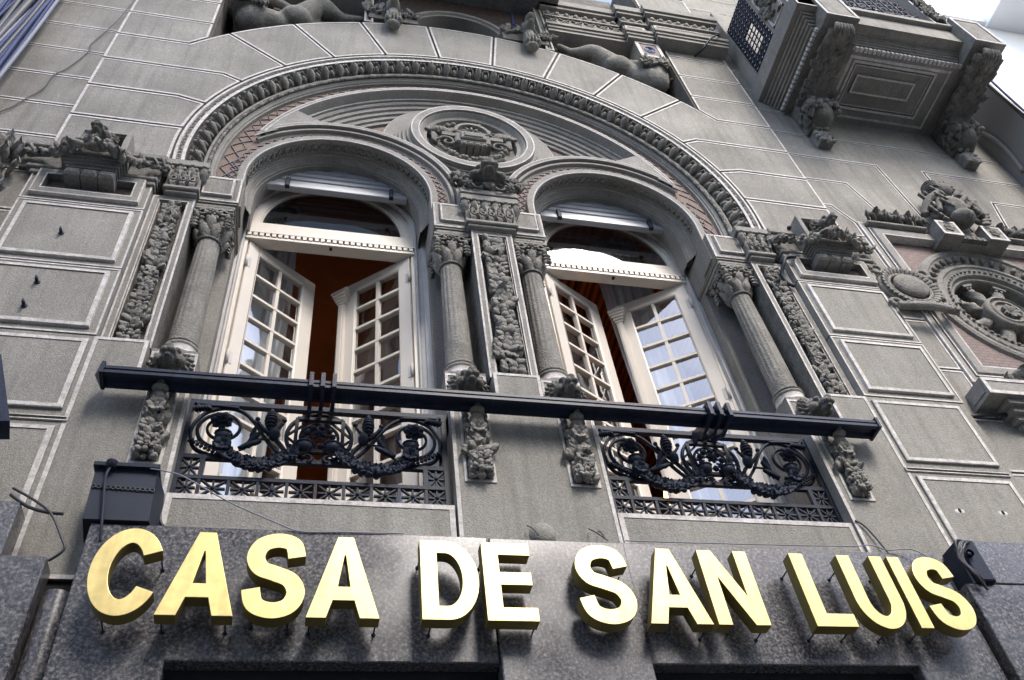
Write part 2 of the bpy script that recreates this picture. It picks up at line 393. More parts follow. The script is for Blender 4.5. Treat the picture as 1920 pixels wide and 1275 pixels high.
# ================================================================== palace front
pal = empty('palace_building', (0, 0, GZ), 'grey stucco palace front with white painted joints, arched double window and carved ornament', 'building')
ZC = 1.483; RV = 1.935
SW = ['stucco', 'white', 'joint', 'moulding']
th = [96.55 + 13.1 * k for k in range(6)]
rows = [1.295, 1.718, 2.141, 2.564, 2.987, 3.41, 3.833, 4.256]
def on(r, a): return (r * math.cos(rad(a)), ZC + r * math.sin(rad(a)))
def ang(z, r): return 180 - math.degrees(math.asin((z - ZC) / r))
mb = MB()
RX = 2.575
for s in (1, -1):
    xs = sorted((-1.968 * s, -2.6 * s))
    mb.box(xs[0], xs[1], .014, .6, 1.25, 6.5, 2)
    x2 = sorted((-1.97 * s, -1.93 * s)); mb.box(x2[0], x2[1], .0145, .2, 1.25, 1.6, 2)
    P = []
    P.append([(-2.6, rows[0]), (-1.935, rows[0])] + arcp(0, ZC, RV, 180, ang(rows[1], RV), 4) + [(-2.6, rows[1])])
    for k, zr0, zr1, t1, t0 in ((1, rows[1], rows[2], th[5], None), (2, rows[2], rows[3], th[4], th[5])):
        kr1 = (zr1 - ZC) / math.sin(rad(180 - t1))
        a0 = ang(zr0, RV) if t0 is None else t0
        poly = [(-2.6, zr0)]
        if t0 is not None: poly.append(on((zr0 - ZC) / math.sin(rad(180 - t0)), t0))
        poly += arcp(0, ZC, RV, a0, t1, 5) + [on(kr1, t1), (-2.6, zr1)]
        P.append(poly)
    kr = (rows[3] - ZC) / math.sin(rad(180 - th[4]))
    P.append([(-2.6, rows[3]), on(kr, th[4])] + arcp(0, ZC, RV, th[4], th[3], 5) + arcp(0, ZC, RX, th[3], ang(rows[4], RX), 4) + [(-2.6, rows[4])])
    a = math.degrees(math.acos(-1.972 / RX))
    P.append([(-2.6, rows[4])] + arcp(0, ZC, RX, ang(rows[4], RX), a, 3) + [(-1.972, rows[5]), (-2.6, rows[5])])
    for i in (5, 6): P.append(rect(-2.6, -1.972, rows[i], rows[i + 1]))
    P += [rect(-2.6, -1.972, rows[7], 4.68), rect(-2.6, -1.972, 4.68, 5.1), rect(-2.6, -1.972, 5.1, 5.52), rect(-2.6, -1.972, 5.52, 5.94)]
    for p in P:
        pp = p if s == 1 else mirror(p)
        mb.block(pp, 0, .03, .0095, .017)
mb.arc(0, ZC, [(1.92, .5), (1.92, .0142), (2.573, .0142), (2.573, .6)], 4, 176, 90, 2)
part('ashlar_wall', mb, SW, pal)
mb = MB()
tt = [th[3], th[2], th[1], th[0]] + [180 - t for t in th[:4]]
for i in range(7):
    a1, a0 = tt[i], tt[i + 1]
    if i in (2, 4):   # blocks that carry the stepped ledges
        c = -1 if i == 2 else 1
        x0, x1 = sorted((c * .40, c * .80))
        inner = arcp(0, ZC, RV, a1, a0, 6); outer = arcp(0, ZC, RX, a0, a1, 10)
        lo, hi = sorted((c * .385, c * .83))
        o2 = []
        for (x, z) in outer: o2.append((x, z) if not (lo < x < hi) else (x, max(z, 4.03 - .25 * (abs(x) - .4))))
        poly = [(x, z) for x, z in reversed(inner)] + list(o2)
        poly = list(reversed(arcp(0, ZC, RV, a1, a0, 6)))
        poly = arcp(0, ZC, RV, a0, a1, 6); poly = list(reversed(poly)) + o2
    else:
        poly = list(reversed(arcp(0, ZC, RV, a0, a1, 6))) + arcp(0, ZC, RX, a0, a1, 8)
    mb.block(poly, -.001, .03, .0095, .017)
part('arch_voussoirs', mb, SW, pal)

# ---- right and left flank walls
mb = MB()
mb.box(-3.34, -2.602, .045, .6, -2.4, 6.5, 2)
z = 1.464 - .403 * 10
while z < 6.2:
    mb.frame(rect(-3.34, -2.604, z, z + .403), [(0, .05), (.006, .03), (.020, .03), (.0205, .033)], [0, 1, 0], 0) if False else mb.block(rect(-3.36, -2.58, z, z + .403), .03, .05, .008, .014)
    z += .403
part('side_wall', mb, SW, pal)
mb = MB()
CXW = 3.655
mb.box(2.602, 2.80, .045, .6, -2.4, 1.63, 2); mb.box(2.602, 4.87, .0452, .6, 1.63, 9, 2); mb.box(4.51, 4.87, .045, .6, -2.4, 1.63, 2)
L = [1.833, 2.222, 2.612]
polys = [rect(2.6, 2.80, -.40, .01), rect(2.6, 2.80, .01, .48), rect(2.6, 2.80, .48, .955), rect(2.6, 2.80, .955, 1.43),
         [(2.6, 1.43), (2.80, 1.43), (2.80, 1.62), (2.684, L[0]), (2.6, L[0])],
         [(2.6, L[0]), (2.684, L[0]), (2.80, 1.622), (3.14, 1.622), (2.98, L[1]), (2.6, L[1])],
         [(2.6, L[1]), (2.98, L[1]), (3.14, 1.622), (3.475, 1.622), (3.43, L[2]), (2.6, L[2])],
         [(2.6, L[2]), (3.43, L[2]), (3.475, 1.622), (3.835, 1.622), (3.88, L[2]), (4.87, L[2]), (4.87, 3.005), (2.6, 3.005)],
         [(3.835, 1.622), (4.17, 1.622), (4.33, L[1]), (4.87, L[1]), (4.87, L[2]), (3.88, L[2])],
         [(4.17, 1.622), (4.51, 1.622), (4.63, L[0]), (4.87, L[0]), (4.87, L[1]), (4.33, L[1])],
         [(4.51, 1.43), (4.87, 1.43), (4.87, L[0]), (4.63, L[0]), (4.51, 1.622)]]
for zz in (3.005, 3.41, 3.815, 4.22, 4.625, 5.03, 5.435, 5.84, 6.245, 6.65, 7.055, 7.46): polys.append(rect(2.6, 4.87, zz, zz + .405))
for zz in (-.40, .01, .48, .955): polys.append(rect(4.51, 4.87, zz, zz + .47))
for zz in (-.805, -1.21, -1.615): polys.append(rect(2.6, 3.05, zz, zz + .405))
mb.box(2.602, 3.05, .0455, .6, -2.4, -.40, 2)
for p in polys: mb.block(p, .03, .05, .008, .013)
mb.box(3.05, 4.5, .30, .5, -2.4, -.3, 2)
part('side_wall', mb, SW, pal)

# ---- big arch moulding
am = MB()
prof = [(1.95, .03), (1.934, .03), (1.932, .004), (1.916, .004), (1.915, .014), (1.887, .018), (1.885, .010), (1.864, .012), (1.858, .055), (1.774, .125),
        (1.766, .078), (1.750, .078), (1.747, .095), (1.722, .095), (1.716, .104), (1.704, .112), (1.701, .122), (1.690, .122), (1.688, .15)]
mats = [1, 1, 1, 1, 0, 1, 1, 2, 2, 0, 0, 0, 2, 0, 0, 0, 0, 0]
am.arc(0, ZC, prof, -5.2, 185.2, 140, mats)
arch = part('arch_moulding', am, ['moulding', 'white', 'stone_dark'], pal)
# egg and acanthus band
ab = MB(); NU = 92
for i in range(NU):
    a = rad(-4 + 188 * (i + .5) / NU); er = Vector((math.cos(a), 0, math.sin(a))); et = Vector((-math.sin(a), 0, math.cos(a)))
    c0 = Vector((0, 0, ZC)); nrm = (er * -.55 + Vector((0, -.84, 0))).normalized(); dn = (er * -.84 + Vector((0, .55, 0))).normalized()
    top = c0 + er * 1.856 + Vector((0, .024, 0))
    rot = Matrix((et, dn, nrm)).transposed()
    if i % 2 == 0:
        ab.leaf(top + dn * .105, -dn, nrm, .115, .027, .8, 0, 3, 6, .55)
        ab.ell(top + dn * .012 + nrm * .02, (.022, .016, .013), rot, 0, 6, 5)
    else:
        ab.ell(top + dn * .066 + nrm * .004, (.016, .034, .017), rot, 0, 6, 5)
        for sg in (-1, 1):
            ab.ell(top + dn * .05 + et * (.024 * sg) + nrm * .002, (.006, .046, .013), rot, 0, 5, 5)
            ab.ell(top + dn * .014 + et * (.012 * sg) + nrm * .010, (.011, .012, .011), rot, 0, 5, 4)
part('acanthus_band', ab, 'stone', arch)
sb = MB(); NS = 76
for i in range(NS):
    a = rad(-4 + 188 * (i + .5) / NS); er = Vector((math.cos(a), 0, math.sin(a))); et = Vector((-math.sin(a), 0, math.cos(a))); c0 = Vector((0, .013, ZC))
    c = c0 + er * 1.901
    sb.tube([c + er * (.009 * math.cos(t)) + et * (.013 * math.sin(t)) for t in [k * PI / 3 for k in range(6)]], .0028, 4, 0, True, None, True)
    sb.ell(c + et * .036 + er * (.004 if i % 2 else -.004), (.008, .004, .008), None, 0, 5, 4)
    sb.tube([c + et * .018 - er * .009, c + et * .035 + er * .0, c + et * .055 + er * .009], .0028, 4)
part('scroll_band', sb, 'stone', arch)
bb = MB(); NB = 54
for i in range(NB):
    a0 = -4.8 + 189.6 * i / NB; a1 = a0 + 189.6 / NB * .62
    bb.tube([(1.735 * math.cos(rad(a0 + (a1 - a0) * k / 3)), .083, ZC + 1.735 * math.sin(rad(a0 + (a1 - a0) * k / 3))) for k in range(4)], [.009, .0125, .0125, .009], 6)
    for k in range(3):
        aa = rad(a1 + (.3 + k * .42)); bb.ell((1.735 * math.cos(aa), .083, ZC + 1.735 * math.sin(aa)), (.009, .013, .013), Matrix.Rotation(-aa + PI / 2, 3, 'Y'), 0, 6, 5)
part('bead_band', bb, 'stone', arch)
# tile band with lattice
def annulus(mb, cx, cz, r0, r1, y, a0, a1, n, mi=0): mb.arc(cx, cz, [(r1, y), (r0, y)], a0, a1, n, mi)
tb = MB(); annulus(tb, 0, ZC, 1.545, 1.69, .146, 14, 166, 80)
for s_ in (-1, 1):
    vs = []; fs = []
    for i in range(31):
        a = rad(-8 + 32 * i / 30); u = (math.cos(a), math.sin(a)); uc = u[0] * .932 - u[1] * .043; D_ = uc * uc - (.932 ** 2 + .043 ** 2) + .70 ** 2
        ri = min(max(uc + math.sqrt(max(D_, 0)), 1.40), 1.68)
        vs += [(s_ * ri * u[0], .1465, ZC + ri * u[1]), (s_ * 1.69 * u[0], .1465, ZC + 1.69 * u[1])]
    for i in range(30): fs.append((2 * i, 2 * i + 1, 2 * i + 3, 2 * i + 2))
    tb.add(vs, fs, 0)
def wave(mb, cx, cz, r0, r1, per, a0, a1, y, w_, mi, ph=0.):
    rm = (r0 + r1) / 2; n = int(abs(rad(a1 - a0)) * rm / per); amp = (r1 - r0) / 2
    for sg in (-1, 1):
        pts = []
        for i in range(n * 4 + 1):
            a = rad(a0 + (a1 - a0) * i / (n * 4)); q = (i % 4); off = (0, 1, 0, -1)[q] * amp * sg
            # flattened lozenge
            pts.append((cx + (rm + off) * math.cos(a), y - (.0012 if sg > 0 else 0), cz + (rm + off) * math.sin(a)))
        for (p, q) in zip(pts, pts[1:]): mb.bar(p, q, w_, .004, mi)
wave(tb, 0, ZC, 1.582, 1.68, .19, 14, 166, .144, .0065, 1); wave(tb, 0, ZC, 1.582, 1.68, .19, 14, 166, .1415, .003, 2)
for a0, a1 in ((-6, 14), (166, 186)):
    wave(tb, 0, ZC, 1.582, 1.68, .19, a0, a1, .144, .0065, 1); wave(tb, 0, ZC, 1.582, 1.68, .19, a0, a1, .1415, .003, 2)
part('lattice_tile_band', tb, ['terra', 'lattice', 'lattice_hi'], arch)

# ---- tympanum: inner arch mouldings, deep field, medallion
ty = MB()
prof = [(1.572, .146), (1.570, .098), (1.562, .0975), (1.543, .0975), (1.535, .098), (1.528, .115), (1.515, .165), (1.500, .166), (1.498, .184)]
mats = [0, 1, 0, 1, 0, 0, 1, 0]
r = 1.498; y = .184
for k in range(4):
    prof += [(r - .010, y), (r - .036, y), (r - .038, y + .018)]; mats += [1, 0, 0]; r -= .038; y += .018
prof += [(r - .014, y), (r - .03, y + .001), (r - .032, y + .03)]; mats += [1, 0, 0]
ty.arc(0, ZC, prof, 19, 161, 110, mats)
YF = y + .02
# deep field behind (strips between the two window arches and the big arch)
SX, SZ = .932, 1.44
xs = [-1.36 + 2.72 * i / 120 for i in range(121)]
def low(x):
    v = 1.27
    for c in (-SX, SX):
        d = abs(x - c)
        if d < .70: v = max(v, SZ + math.sqrt(.70 ** 2 - d * d))
    return v
vs = []; fs = []
for x in xs:
    hi = ZC + math.sqrt(max(1.36 ** 2 - x * x, 0)); lo = min(low(x), hi); vs += [(x, YF, lo), (x, YF, hi)]
for i in range(len(xs) - 1): fs.append((2 * i, 2 * i + 2, 2 * i + 3, 2 * i + 1))
ty.add(vs, fs, 2)
ty.arc(0, 2.333, [(.66, YF + .01), (.655, .222), (.645, .215), (.572, .215), (.570, .197), (.545, .197), (.543, .177), (.520, .177), (.518, .157), (.492, .157), (.490, .137), (.468, .137), (.462, .10), (.452, .10), (.408, .10), (.400, .10), (.398, .118), (.388, .118), (.365, .150), (.340, .157), (.335, .2)],
       0, 360, 72, [0, 1, 0, 0, 0, 0, 0, 0, 0, 0, 0, 0, 1, 0, 1, 0, 0, 0, 0, 0])
annulus(ty, 0, 2.333, .001, .336, .2, 0, 360, 36, 3)
tym = part('tympanum', ty, ['moulding', 'white', 'tile', 'stone'], pal)
# medallion relief: a small cartouche with plate, hood, scrolls, drapery and fruit
md = MB(); C0 = Vector((0, .2, 2.333))
def W(x, z, y=0): return (x, .2 - y, 2.333 + z)
md.bbox(-.135, .135, .12, .2, 2.333 - .075, 2.333 + .065, .012); md.bbox(-.095, .095, .10, .13, 2.333 - .045, 2.333 + .038, .008); md.bbox(-.07, .07, .09, .11, 2.333 - .028, 2.333 + .02, .006)
md.arc(0, 2.333 + .07, [(.14, .2), (.14, .11), (.115, .11), (.11, .14), (.0, .145)], 0, 180, 16, 0)
md.box(-.15, .15, .115, .2, 2.333 + .06, 2.333 + .078)
for i in range(5):
    a = rad(20 + 35 * i); md.ell(W(.06 * math.cos(a), .085 + .06 * math.sin(a), .07), (.012, .014, .026), Matrix.Rotation(PI / 2 - a, 3, 'Y'), 0, 5, 5)
for s in (-1, 1):
    md.tube([W(s * (.195 + rr * math.cos(t)), -.085 + rr * 1.0 * math.sin(t), .07) for t, rr in [(k * .5, .072 - k * .0042) for k in range(16)]], .010, 5)
    md.box(*sorted((s * .12, s * .23)), .125, .2, 2.333 + .005, 2.333 + .05)
    for k in range(7): md.leaf(W(s * (.17 + .02 * k), .08 + .012 * k, .03), (s * .6, 0, 1 - .28 * k), (0, -1, 0), .10, .022, .6, 0, 3, 6)
    for k in range(5): md.leaf(W(s * (.25), -.02 + .03 * k, .02), (s, 0, .3), (0, -1, 0), .07, .02, .7, 0, 3, 6)
for k in range(4): md.bbox(-.10 + .05 * k + .004, -.10 + .05 * (k + 1) - .004, .105, .2, 2.333 - .125, 2.333 - .09, .01)
for k in range(26):
    t = (k / 25 - .5) * 2.3; md.ell(W(.27 * math.sin(t), -.275 * math.cos(t) + .02 + rnd.uniform(-.02, .02), .035 + rnd.uniform(0, .02)), rnd.uniform(.014, .024), None, 0, 6, 5)
for k in range(22):
    t = (k / 21 - .5) * 2.2; md.ell(W(.28 * math.sin(t), .26 * math.cos(t) + rnd.uniform(-.015, .015), .03 + rnd.uniform(0, .02)), rnd.uniform(.012, .022), None, 0, 6, 5)
part('medallion_relief', md, 'stone', tym)

# ---- the two window arches
def stilt(mb, cx, cz, z0, prof, mats, a0=0., a1=180., n=56, z1=None):
    st = []
    if a0 <= 0: st.append((rad(0), z0))
    for i in range(n + 1): st.append((rad(a0 + (a1 - a0) * i / n), cz))
    if a1 >= 180: st.append((PI, z1 if z1 is not None else z0))
    vs = []; P = len(prof); fs = []; ms = []
    for a, zb in st: vs += [(cx + r * math.cos(a), y, zb + r * math.sin(a)) for r, y in prof]
    for i in range(len(st) - 1):
        for k in range(P - 1):
            a = i * P + k; b = a + P; fs.append((a, a + 1, b + 1, b)); ms.append(mats[k] if not isinstance(mats, int) else mats)
    mb.add(vs, fs, ms)
SR = .578
for s_ in (-1, 1):
    sv = MB()
    vs = []; fs = []; K_ = 0
    for i in range(61):
        al = 14.5 + 20 * i / 60; a = rad(al); u = (math.cos(a), math.sin(a)); uc = u[0] * .932 - u[1] * .043; rc = .742 if al < 22.3 else .794
        ri = uc + math.sqrt(max(uc * uc - .87047 + rc * rc, 0)); ri = min(ri, 1.571)
        vs += [(s_ * ri * u[0], .100, ZC + ri * u[1]), (s_ * 1.571 * u[0], .100, ZC + 1.571 * u[1])]
    for i in range(60): fs.append((2 * i, 2 * i + 1, 2 * i + 3, 2 * i + 2))
    sv.add(vs, fs, 0)
    part('arch_spandrel_strip', sv, 'moulding', tym)
for s in (-1, 1):
    wa = MB(); cx = s * SX
    A0, A1 = (-4, 128) if s < 0 else (52, 184)
    # outer mouldings die into the big arch
    wa.arc(cx, SZ, [(.795, YF), (.795, .098), (.788, .096), (.764, .096), (.758, .098), (.756, .135), (.742, .135)], A0, A1, 44, [0, 1, 0, 1, 0, 0])
    A0, A1 = (-9, 140) if s < 0 else (40, 189)
    wa.arc(cx, SZ, [(.745, .136), (.742, .118), (.722, .118), (.720, .145), (.70, .145), (.698, .152)], A0, A1, 44, [0, 0, 0, 0, 0])
    A0, A1 = (-9, 187) if s < 0 else (-7, 189)
    wa.arc(cx, SZ, [(.715, .148), (.700, .1475), (.630, .1475)], A0, A1, 56, [0, 3])
    stilt(wa, cx, SZ, 1.262, [(.632, .150), (.629, .114), (.622, .112), (.590, .112), (.582, .113), (SR, .120)], [0, 0, 0, 1, 0])
    wo = part('window_arch', wa, ['moulding', 'white', 'stone', 'terra'], pal)
    so = MB()
    stilt(so, cx, SZ, 1.262, [(SR, .119), (.580, .130), (.580, .222), (.570, .224), (.570, .238), (.561, .240), (.558, .256), (.548, .274), (.541, .278), (.541, .292), (.532, .294), (.531, .42)], [0, 2, 0, 0, 0, 2, 2, 0, 0, 0, 2])
    for i in range(34):       # shallow interlace carved on the soffit
        a = rad(3 + 174 * (i + .5) / 34); er = Vector((math.cos(a), 0, math.sin(a))); et = Vector((-math.sin(a), 0, math.cos(a))); c = Vector((cx, .176, SZ)) + er * .576
        so.tube([c + Vector((0, .022 * math.cos(t), 0)) + et * (.020 * math.sin(t)) for t in [k * PI / 4 for k in range(8)]], .0065, 4, 1, True, None, True)
        so.tube([c + et * .014 + Vector((0, -.028, 0)), c + et * .026, c + et * .038 + Vector((0, .028, 0))], .0065, 4, 1)
    part('soffit', so, ['moulding', 'stone', 'stucco'], wo)
    la = MB()
    wave(la, cx, SZ, .638, .694, .13, -8 if s < 0 else -6, 186 if s < 0 else 188, .1455, .007, 0); wave(la, cx, SZ, .638, .694, .13, -8 if s < 0 else -6, 186 if s < 0 else 188, .143, .0035, 1)
    part('lattice_inlay', la, ['lattice', 'lattice_hi'], wo)

# ---- imposts
def impost(mb, x0, x1, wide=False):
    mb.frame(rect(x0, x1, 1.0, 1.264), [(0, .46), (0, .055), (.012, .052), (.030, .052), (.032, .060), (.040, .060), (.042, .034), (.052, .034), (.053, .037)], [0, 1, 0, 0, 0, 1, 1, 0], 0)
    mb.frame(rect(x0 + .004, x1 - .004, .984, .9999), [(0, .46), (0, .062)], [0], 0)
    mb.frame(rect(x0 + .012, x1 - .012, .95, .984), [(0, .46), (0, .075), (.006, .07)], [0, 0], 0)
ICM = ['stucco', 'white', 'stone', 'joint']
mb = MB(); impost(mb, -.352, .352); imc = part('impost_block', mb, ICM, pal)
imo = {}
for s in (-1, 1):
    mb = MB(); x0, x1 = sorted((s * 1.506, s * 1.76)); impost(mb, x0, x1)
    # panel on the side that faces the window
    xi = s * 1.506
    mb.box(*sorted((xi, xi - s * .012)), .09, .24, 1.02, 1.235, 0)
    imo[s] = part('impost_block', mb, ICM, pal)
# leaf capitals above the narrow pilasters
def leafcap(x0, x1, parent):
    mb = MB(); xc = (x0 + x1) / 2; w_ = x1 - x0
    mb.bbox(x0, x1, -.02, .2, 1.232, 1.292, .004, 0)
    mb.box(x0 + .028, x1 - .028, .005, .2, 1.03, 1.232, 1)
    mb.bbox(x0 + .022, x1 - .022, -.006, .2, .998, 1.028, .006, 0); mb.bbox(x0 + .036, x1 - .036, .012, .2, .975, .9978, .005, 0)
    n = max(3, round(w_ / .075))
    for i in range(n + 1):
        x = x0 + .02 + (w_ - .04) * i / n
        mb.leaf((x, .01, 1.12), (0, -.1, 1), (0, -1, 0), .10, .024, .55, 1, 3, 7, .5)
        mb.ell((x, -.028, 1.21), (.020, .016, .013), None, 1, 6, 5); mb.ell((x + .024, -.018, 1.19), (.012, .012, .018), None, 1, 6, 5)
    for i in range(n):
        x = x0 + .045 + (w_ - .09) * (i + .5) / n
        mb.leaf((x, .002, 1.10), (0, -.02, 1), (0, -1, 0), .055, .016, .2, 1, 3, 7, .5)
        mb.tube([(x + .015 * math.cos(t), -.022, 1.072 + .018 * math.sin(t)) for t in [k * PI / 4 for k in range(8)]], .006, 5, 1, True, None, True)
        for sg in (-1, 1): mb.tube([(x + sg * .02, -.004, 1.04), (x + sg * .033, -.012, 1.10), (x + sg * .02, -.03, 1.15)], .006, 4, 1)
    return part('leaf_capital', mb, ['moulding', 'stone'], parent)
leafcap(-.186, .186, imc)
leafcap(-1.944, -1.70, imo[-1]); leafcap(1.70, 1.944, imo[1])

# ---- pilasters with fruit strips
def fruit_strip(mb, x0, x1, z0, z1, y, seed, mi=0, up=True):
    r = random.Random(seed); xc = (x0 + x1) / 2; hw = (x1 - x0) / 2; z = z0; L = z1 - z0
    k = 0; zz = z0 + .02
    while zz < z1 - .015:
        seg = int((zz - z0) / .11) % 4
        if seg == 1:
            for q in range(3):
                mb.leaf((xc + r.uniform(-.5, .5) * hw, y, zz + r.uniform(-.02, .02)), (r.uniform(-1, 1), -.1, r.uniform(-.6, 1)), (0, -1, 0), hw * 1.3, hw * .42, .6, mi, 3, 6, .5)
            zz += .022
        else:
            n = 3 if seg != 3 else 2
            for q in range(n):
                x = xc + (q - (n - 1) / 2) * hw * .62 + r.uniform(-.1, .1) * hw
                R = hw * r.uniform(.24, .44) * (1.15 if seg == 3 else 1)
                mb.ell((x, y - R * .55 - .006 * (q % 2), zz + r.uniform(-.008, .008)), (R, R * .9, R * r.uniform(.85, 1.1)), None, mi, 7, 6)
            for q_ in range(2):
                if r.random() < .75: sd_ = r.choice((-1, 1)); mb.leaf((xc + sd_ * hw * .35, y - .022, zz + r.uniform(-.01, .01)), (sd_, -.1, r.uniform(-.9, .9)), (0, -1, 0), hw * .75, hw * .26, .6, mi, 3, 6, .5)
            for q_ in range(3): mb.ell((xc + r.uniform(-.85, .85) * hw, y - .022, zz + r.uniform(-.02, .02)), hw * r.uniform(.10, .17), None, mi, 5, 4)
            if r.random() < .22: mb.rosette((xc + r.uniform(-.3, .3) * hw, y - .012, zz), (0, -1, 0), hw * .5, mi, 5)
            zz += hw * .48
    # ribbon crossings and top leaf
    for t in ((.33, .74) if L > .8 else ()):
        zr = z0 + L * t
        mb.tube(smoothpath([(xc - hw * .8, y - .005, zr - .06), (xc, y - .03, zr), (xc + hw * .8, y - .005, zr + .06)], 4), .011, 5, mi, True, (1, .7))
        mb.tube(smoothpath([(xc + hw * .8, y - .005, zr - .05), (xc, y - .03, zr), (xc - hw * .8, y - .005, zr + .05)], 4), .010, 5, mi, True, (1, .7))
    for sg in (-1, 1): mb.leaf((xc, y, z1 - .06), (sg, 0, 1.2), (0, -1, 0), hw * 1.05, hw * .4, .7, mi, 3, 6, .5)
    mb.ell((xc, y - .02, z1 - .035), (.016, .014, .02), None, mi, 6, 5)
def pilaster(x0, x1, z0, z1, yf, in0, in1, seed):
    mb = MB()
    poly = rect(x0, x1, z0, z1)
    # margins of the recessed panel
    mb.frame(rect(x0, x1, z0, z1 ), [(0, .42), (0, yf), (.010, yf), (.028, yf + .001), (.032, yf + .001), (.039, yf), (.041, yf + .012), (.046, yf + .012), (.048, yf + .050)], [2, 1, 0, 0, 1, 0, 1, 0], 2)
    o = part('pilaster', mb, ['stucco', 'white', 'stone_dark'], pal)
    fb = MB(); fruit_strip(fb, in0, in1, z0 + .05, z1 - .05, yf + .022, seed); part('fruit_relief', fb, 'stone', o)
pilaster(-.128, .128, -.352, .974, .045, -.070, .070, 11)
pilaster(-1.968, -1.737, -.33, .974, .045, -1.905, -1.800, 12)
pilaster(1.737, 1.968, -.33, .974, .045, 1.800, 1.905, 13)
# strip of wall between outer pilaster and rusticated blocks, and backing behind the columns
for s in (-1, 1):
    for a_, b_, c_, d_ in ((1.968, 2.1, .060, -.33), (1.52, 1.745, .335, -1.3), (.128, .35, .335, -1.3)):
        mb = MB(); mb.box(*sorted((s * a_, s * b_)), c_, .5, d_, 1.0, 0); part('recess_wall', mb, SW, pal)

# ---- columns
def capital(mb, cx, cy, z0, z1, w_):
    h = z1 - z0; hw = w_ / 2
    mb.box(cx - hw, cx + hw, cy - hw, cy + hw, z1 - .020, z1, 0)
    mb.box(cx - hw + .008, cx + hw - .008, cy - hw + .008, cy + hw - .008, z1 - .034, z1 - .0201, 0)
    mb.rev(cx, cy, z0, [(.064, 0), (.072, h * .12), (.074, h * .4), (.084, h * .7), (.096, h * .86)], 16)
    for ring, (zz, rr, L, W_, n, off) in enumerate(((.0, .066, .12, .026, 8, .5), (h * .30, .072, .11, .026, 8, 0))):
        for i in range(n):
            a = 2 * PI * (i + off) / n; d = Vector((math.cos(a), math.sin(a), 0))
            mb.leaf(Vector((cx, cy, z0 + zz)) + d * rr, Vector((d.x * .05, d.y * .05, 1)), d, L, W_, .42, 0, 3, 6, .5)
            tip = Vector((cx, cy, z0 + zz + L * .80)) + d * (rr + .020); mb.ell(tip, (.013, .013, .011), None, 0, 6, 5)
    for sx in (-1, 1):
        for sy in (-1, 1):
            c = Vector((cx + sx * hw * .80, cy + sy * hw * .80, z1 - .070)); d = Vector((sx, sy, 0)).normalized()
            pts = [c + d * (.034 * math.cos(t) * (1 - t / 9)) + Vector((0, 0, .034 * math.sin(t) * (1 - t / 9))) for t in [k * .55 for k in range(13)]]
            mb.tube(pts, .012, 5)
            mb.ell(c, (.026, .026, .030), None, 0, 7, 6)
            mb.tube(smoothpath([(cx + sx * .050, cy + sy * .050, z0 + h * .30), (cx + sx * .062, cy + sy * .062, z0 + h * .6), c], 4), .012, 5)
            for q in range(3): mb.leaf(c + Vector((0, 0, -.03 - .03 * q)), (sx * .3, sy * .3, -1), (sx, sy, 0), .05, .018, .6, 0, 2, 5, .5)
    for dx, dy in ((0, -1), (0, 1), (1, 0), (-1, 0)):
        P_ = lambda u, z, o=.93: (cx + dx * hw * o + dy * u, cy + dy * hw * o + dx * u, z)
        mb.rosette(P_(0, z1 - .040), (dx, dy, 0), .034, 0, 6)
        for q in (-1, 1):
            mb.ell(P_(q * .040, z1 - .050), .017, None, 0, 6, 5); mb.ell(P_(q * .022, z1 - .085, .85), .016, None, 0, 6, 5); mb.ell(P_(q * .056, z1 - .090, .82), .015, None, 0, 6, 5)
            mb.tube([P_(q * (.058 + .020 * math.cos(t)), z1 - .052 + .022 * math.sin(t), .98) for t in [k * .7 for k in range(9)]], .007, 4)
        mb.ell(P_(0, z1 - .11, .8), .018, None, 0, 6, 5)
def shaft_mesh(cx, cy, z0, z1, r0, r1, worn, n=64, fl=16):
    mb = MB(); vs = []; fs = []; NZ = 26
    for j in range(NZ + 1):
        t = j / NZ; z = z0 + (z1 - z0) * t; r = r0 + (r1 - r0) * (t ** 1.6)
        for i in range(n):
            a = 2 * PI * i / n; f = max(0, math.cos(a * fl)) ** 1.2
            depth = .0055 * min(1, max(0, (t - worn) * 7)) if t > worn else 0.
            depth *= min(1, max(0, (.97 - t) * 25))
            q = r - depth * f
            vs.append((cx + q * math.cos(a), cy + q * math.sin(a), z))
    for j in range(NZ):
        for i in range(n):
            i2 = (i + 1) % n; fs.append((j * n + i, j * n + i2, (j + 1) * n + i2, (j + 1) * n + i))
    mb.add(vs, fs, 0, True)
    for zt, rr in ((z1 - .01, r1 + .006), (z0 + .018, r0 + .006)):
        mb.tube([(cx + rr * math.cos(2 * PI * k / 24), cy + rr * math.sin(2 * PI * k / 24), zt) for k in range(24)], .009, 6, 0, True, None, True)
    return mb
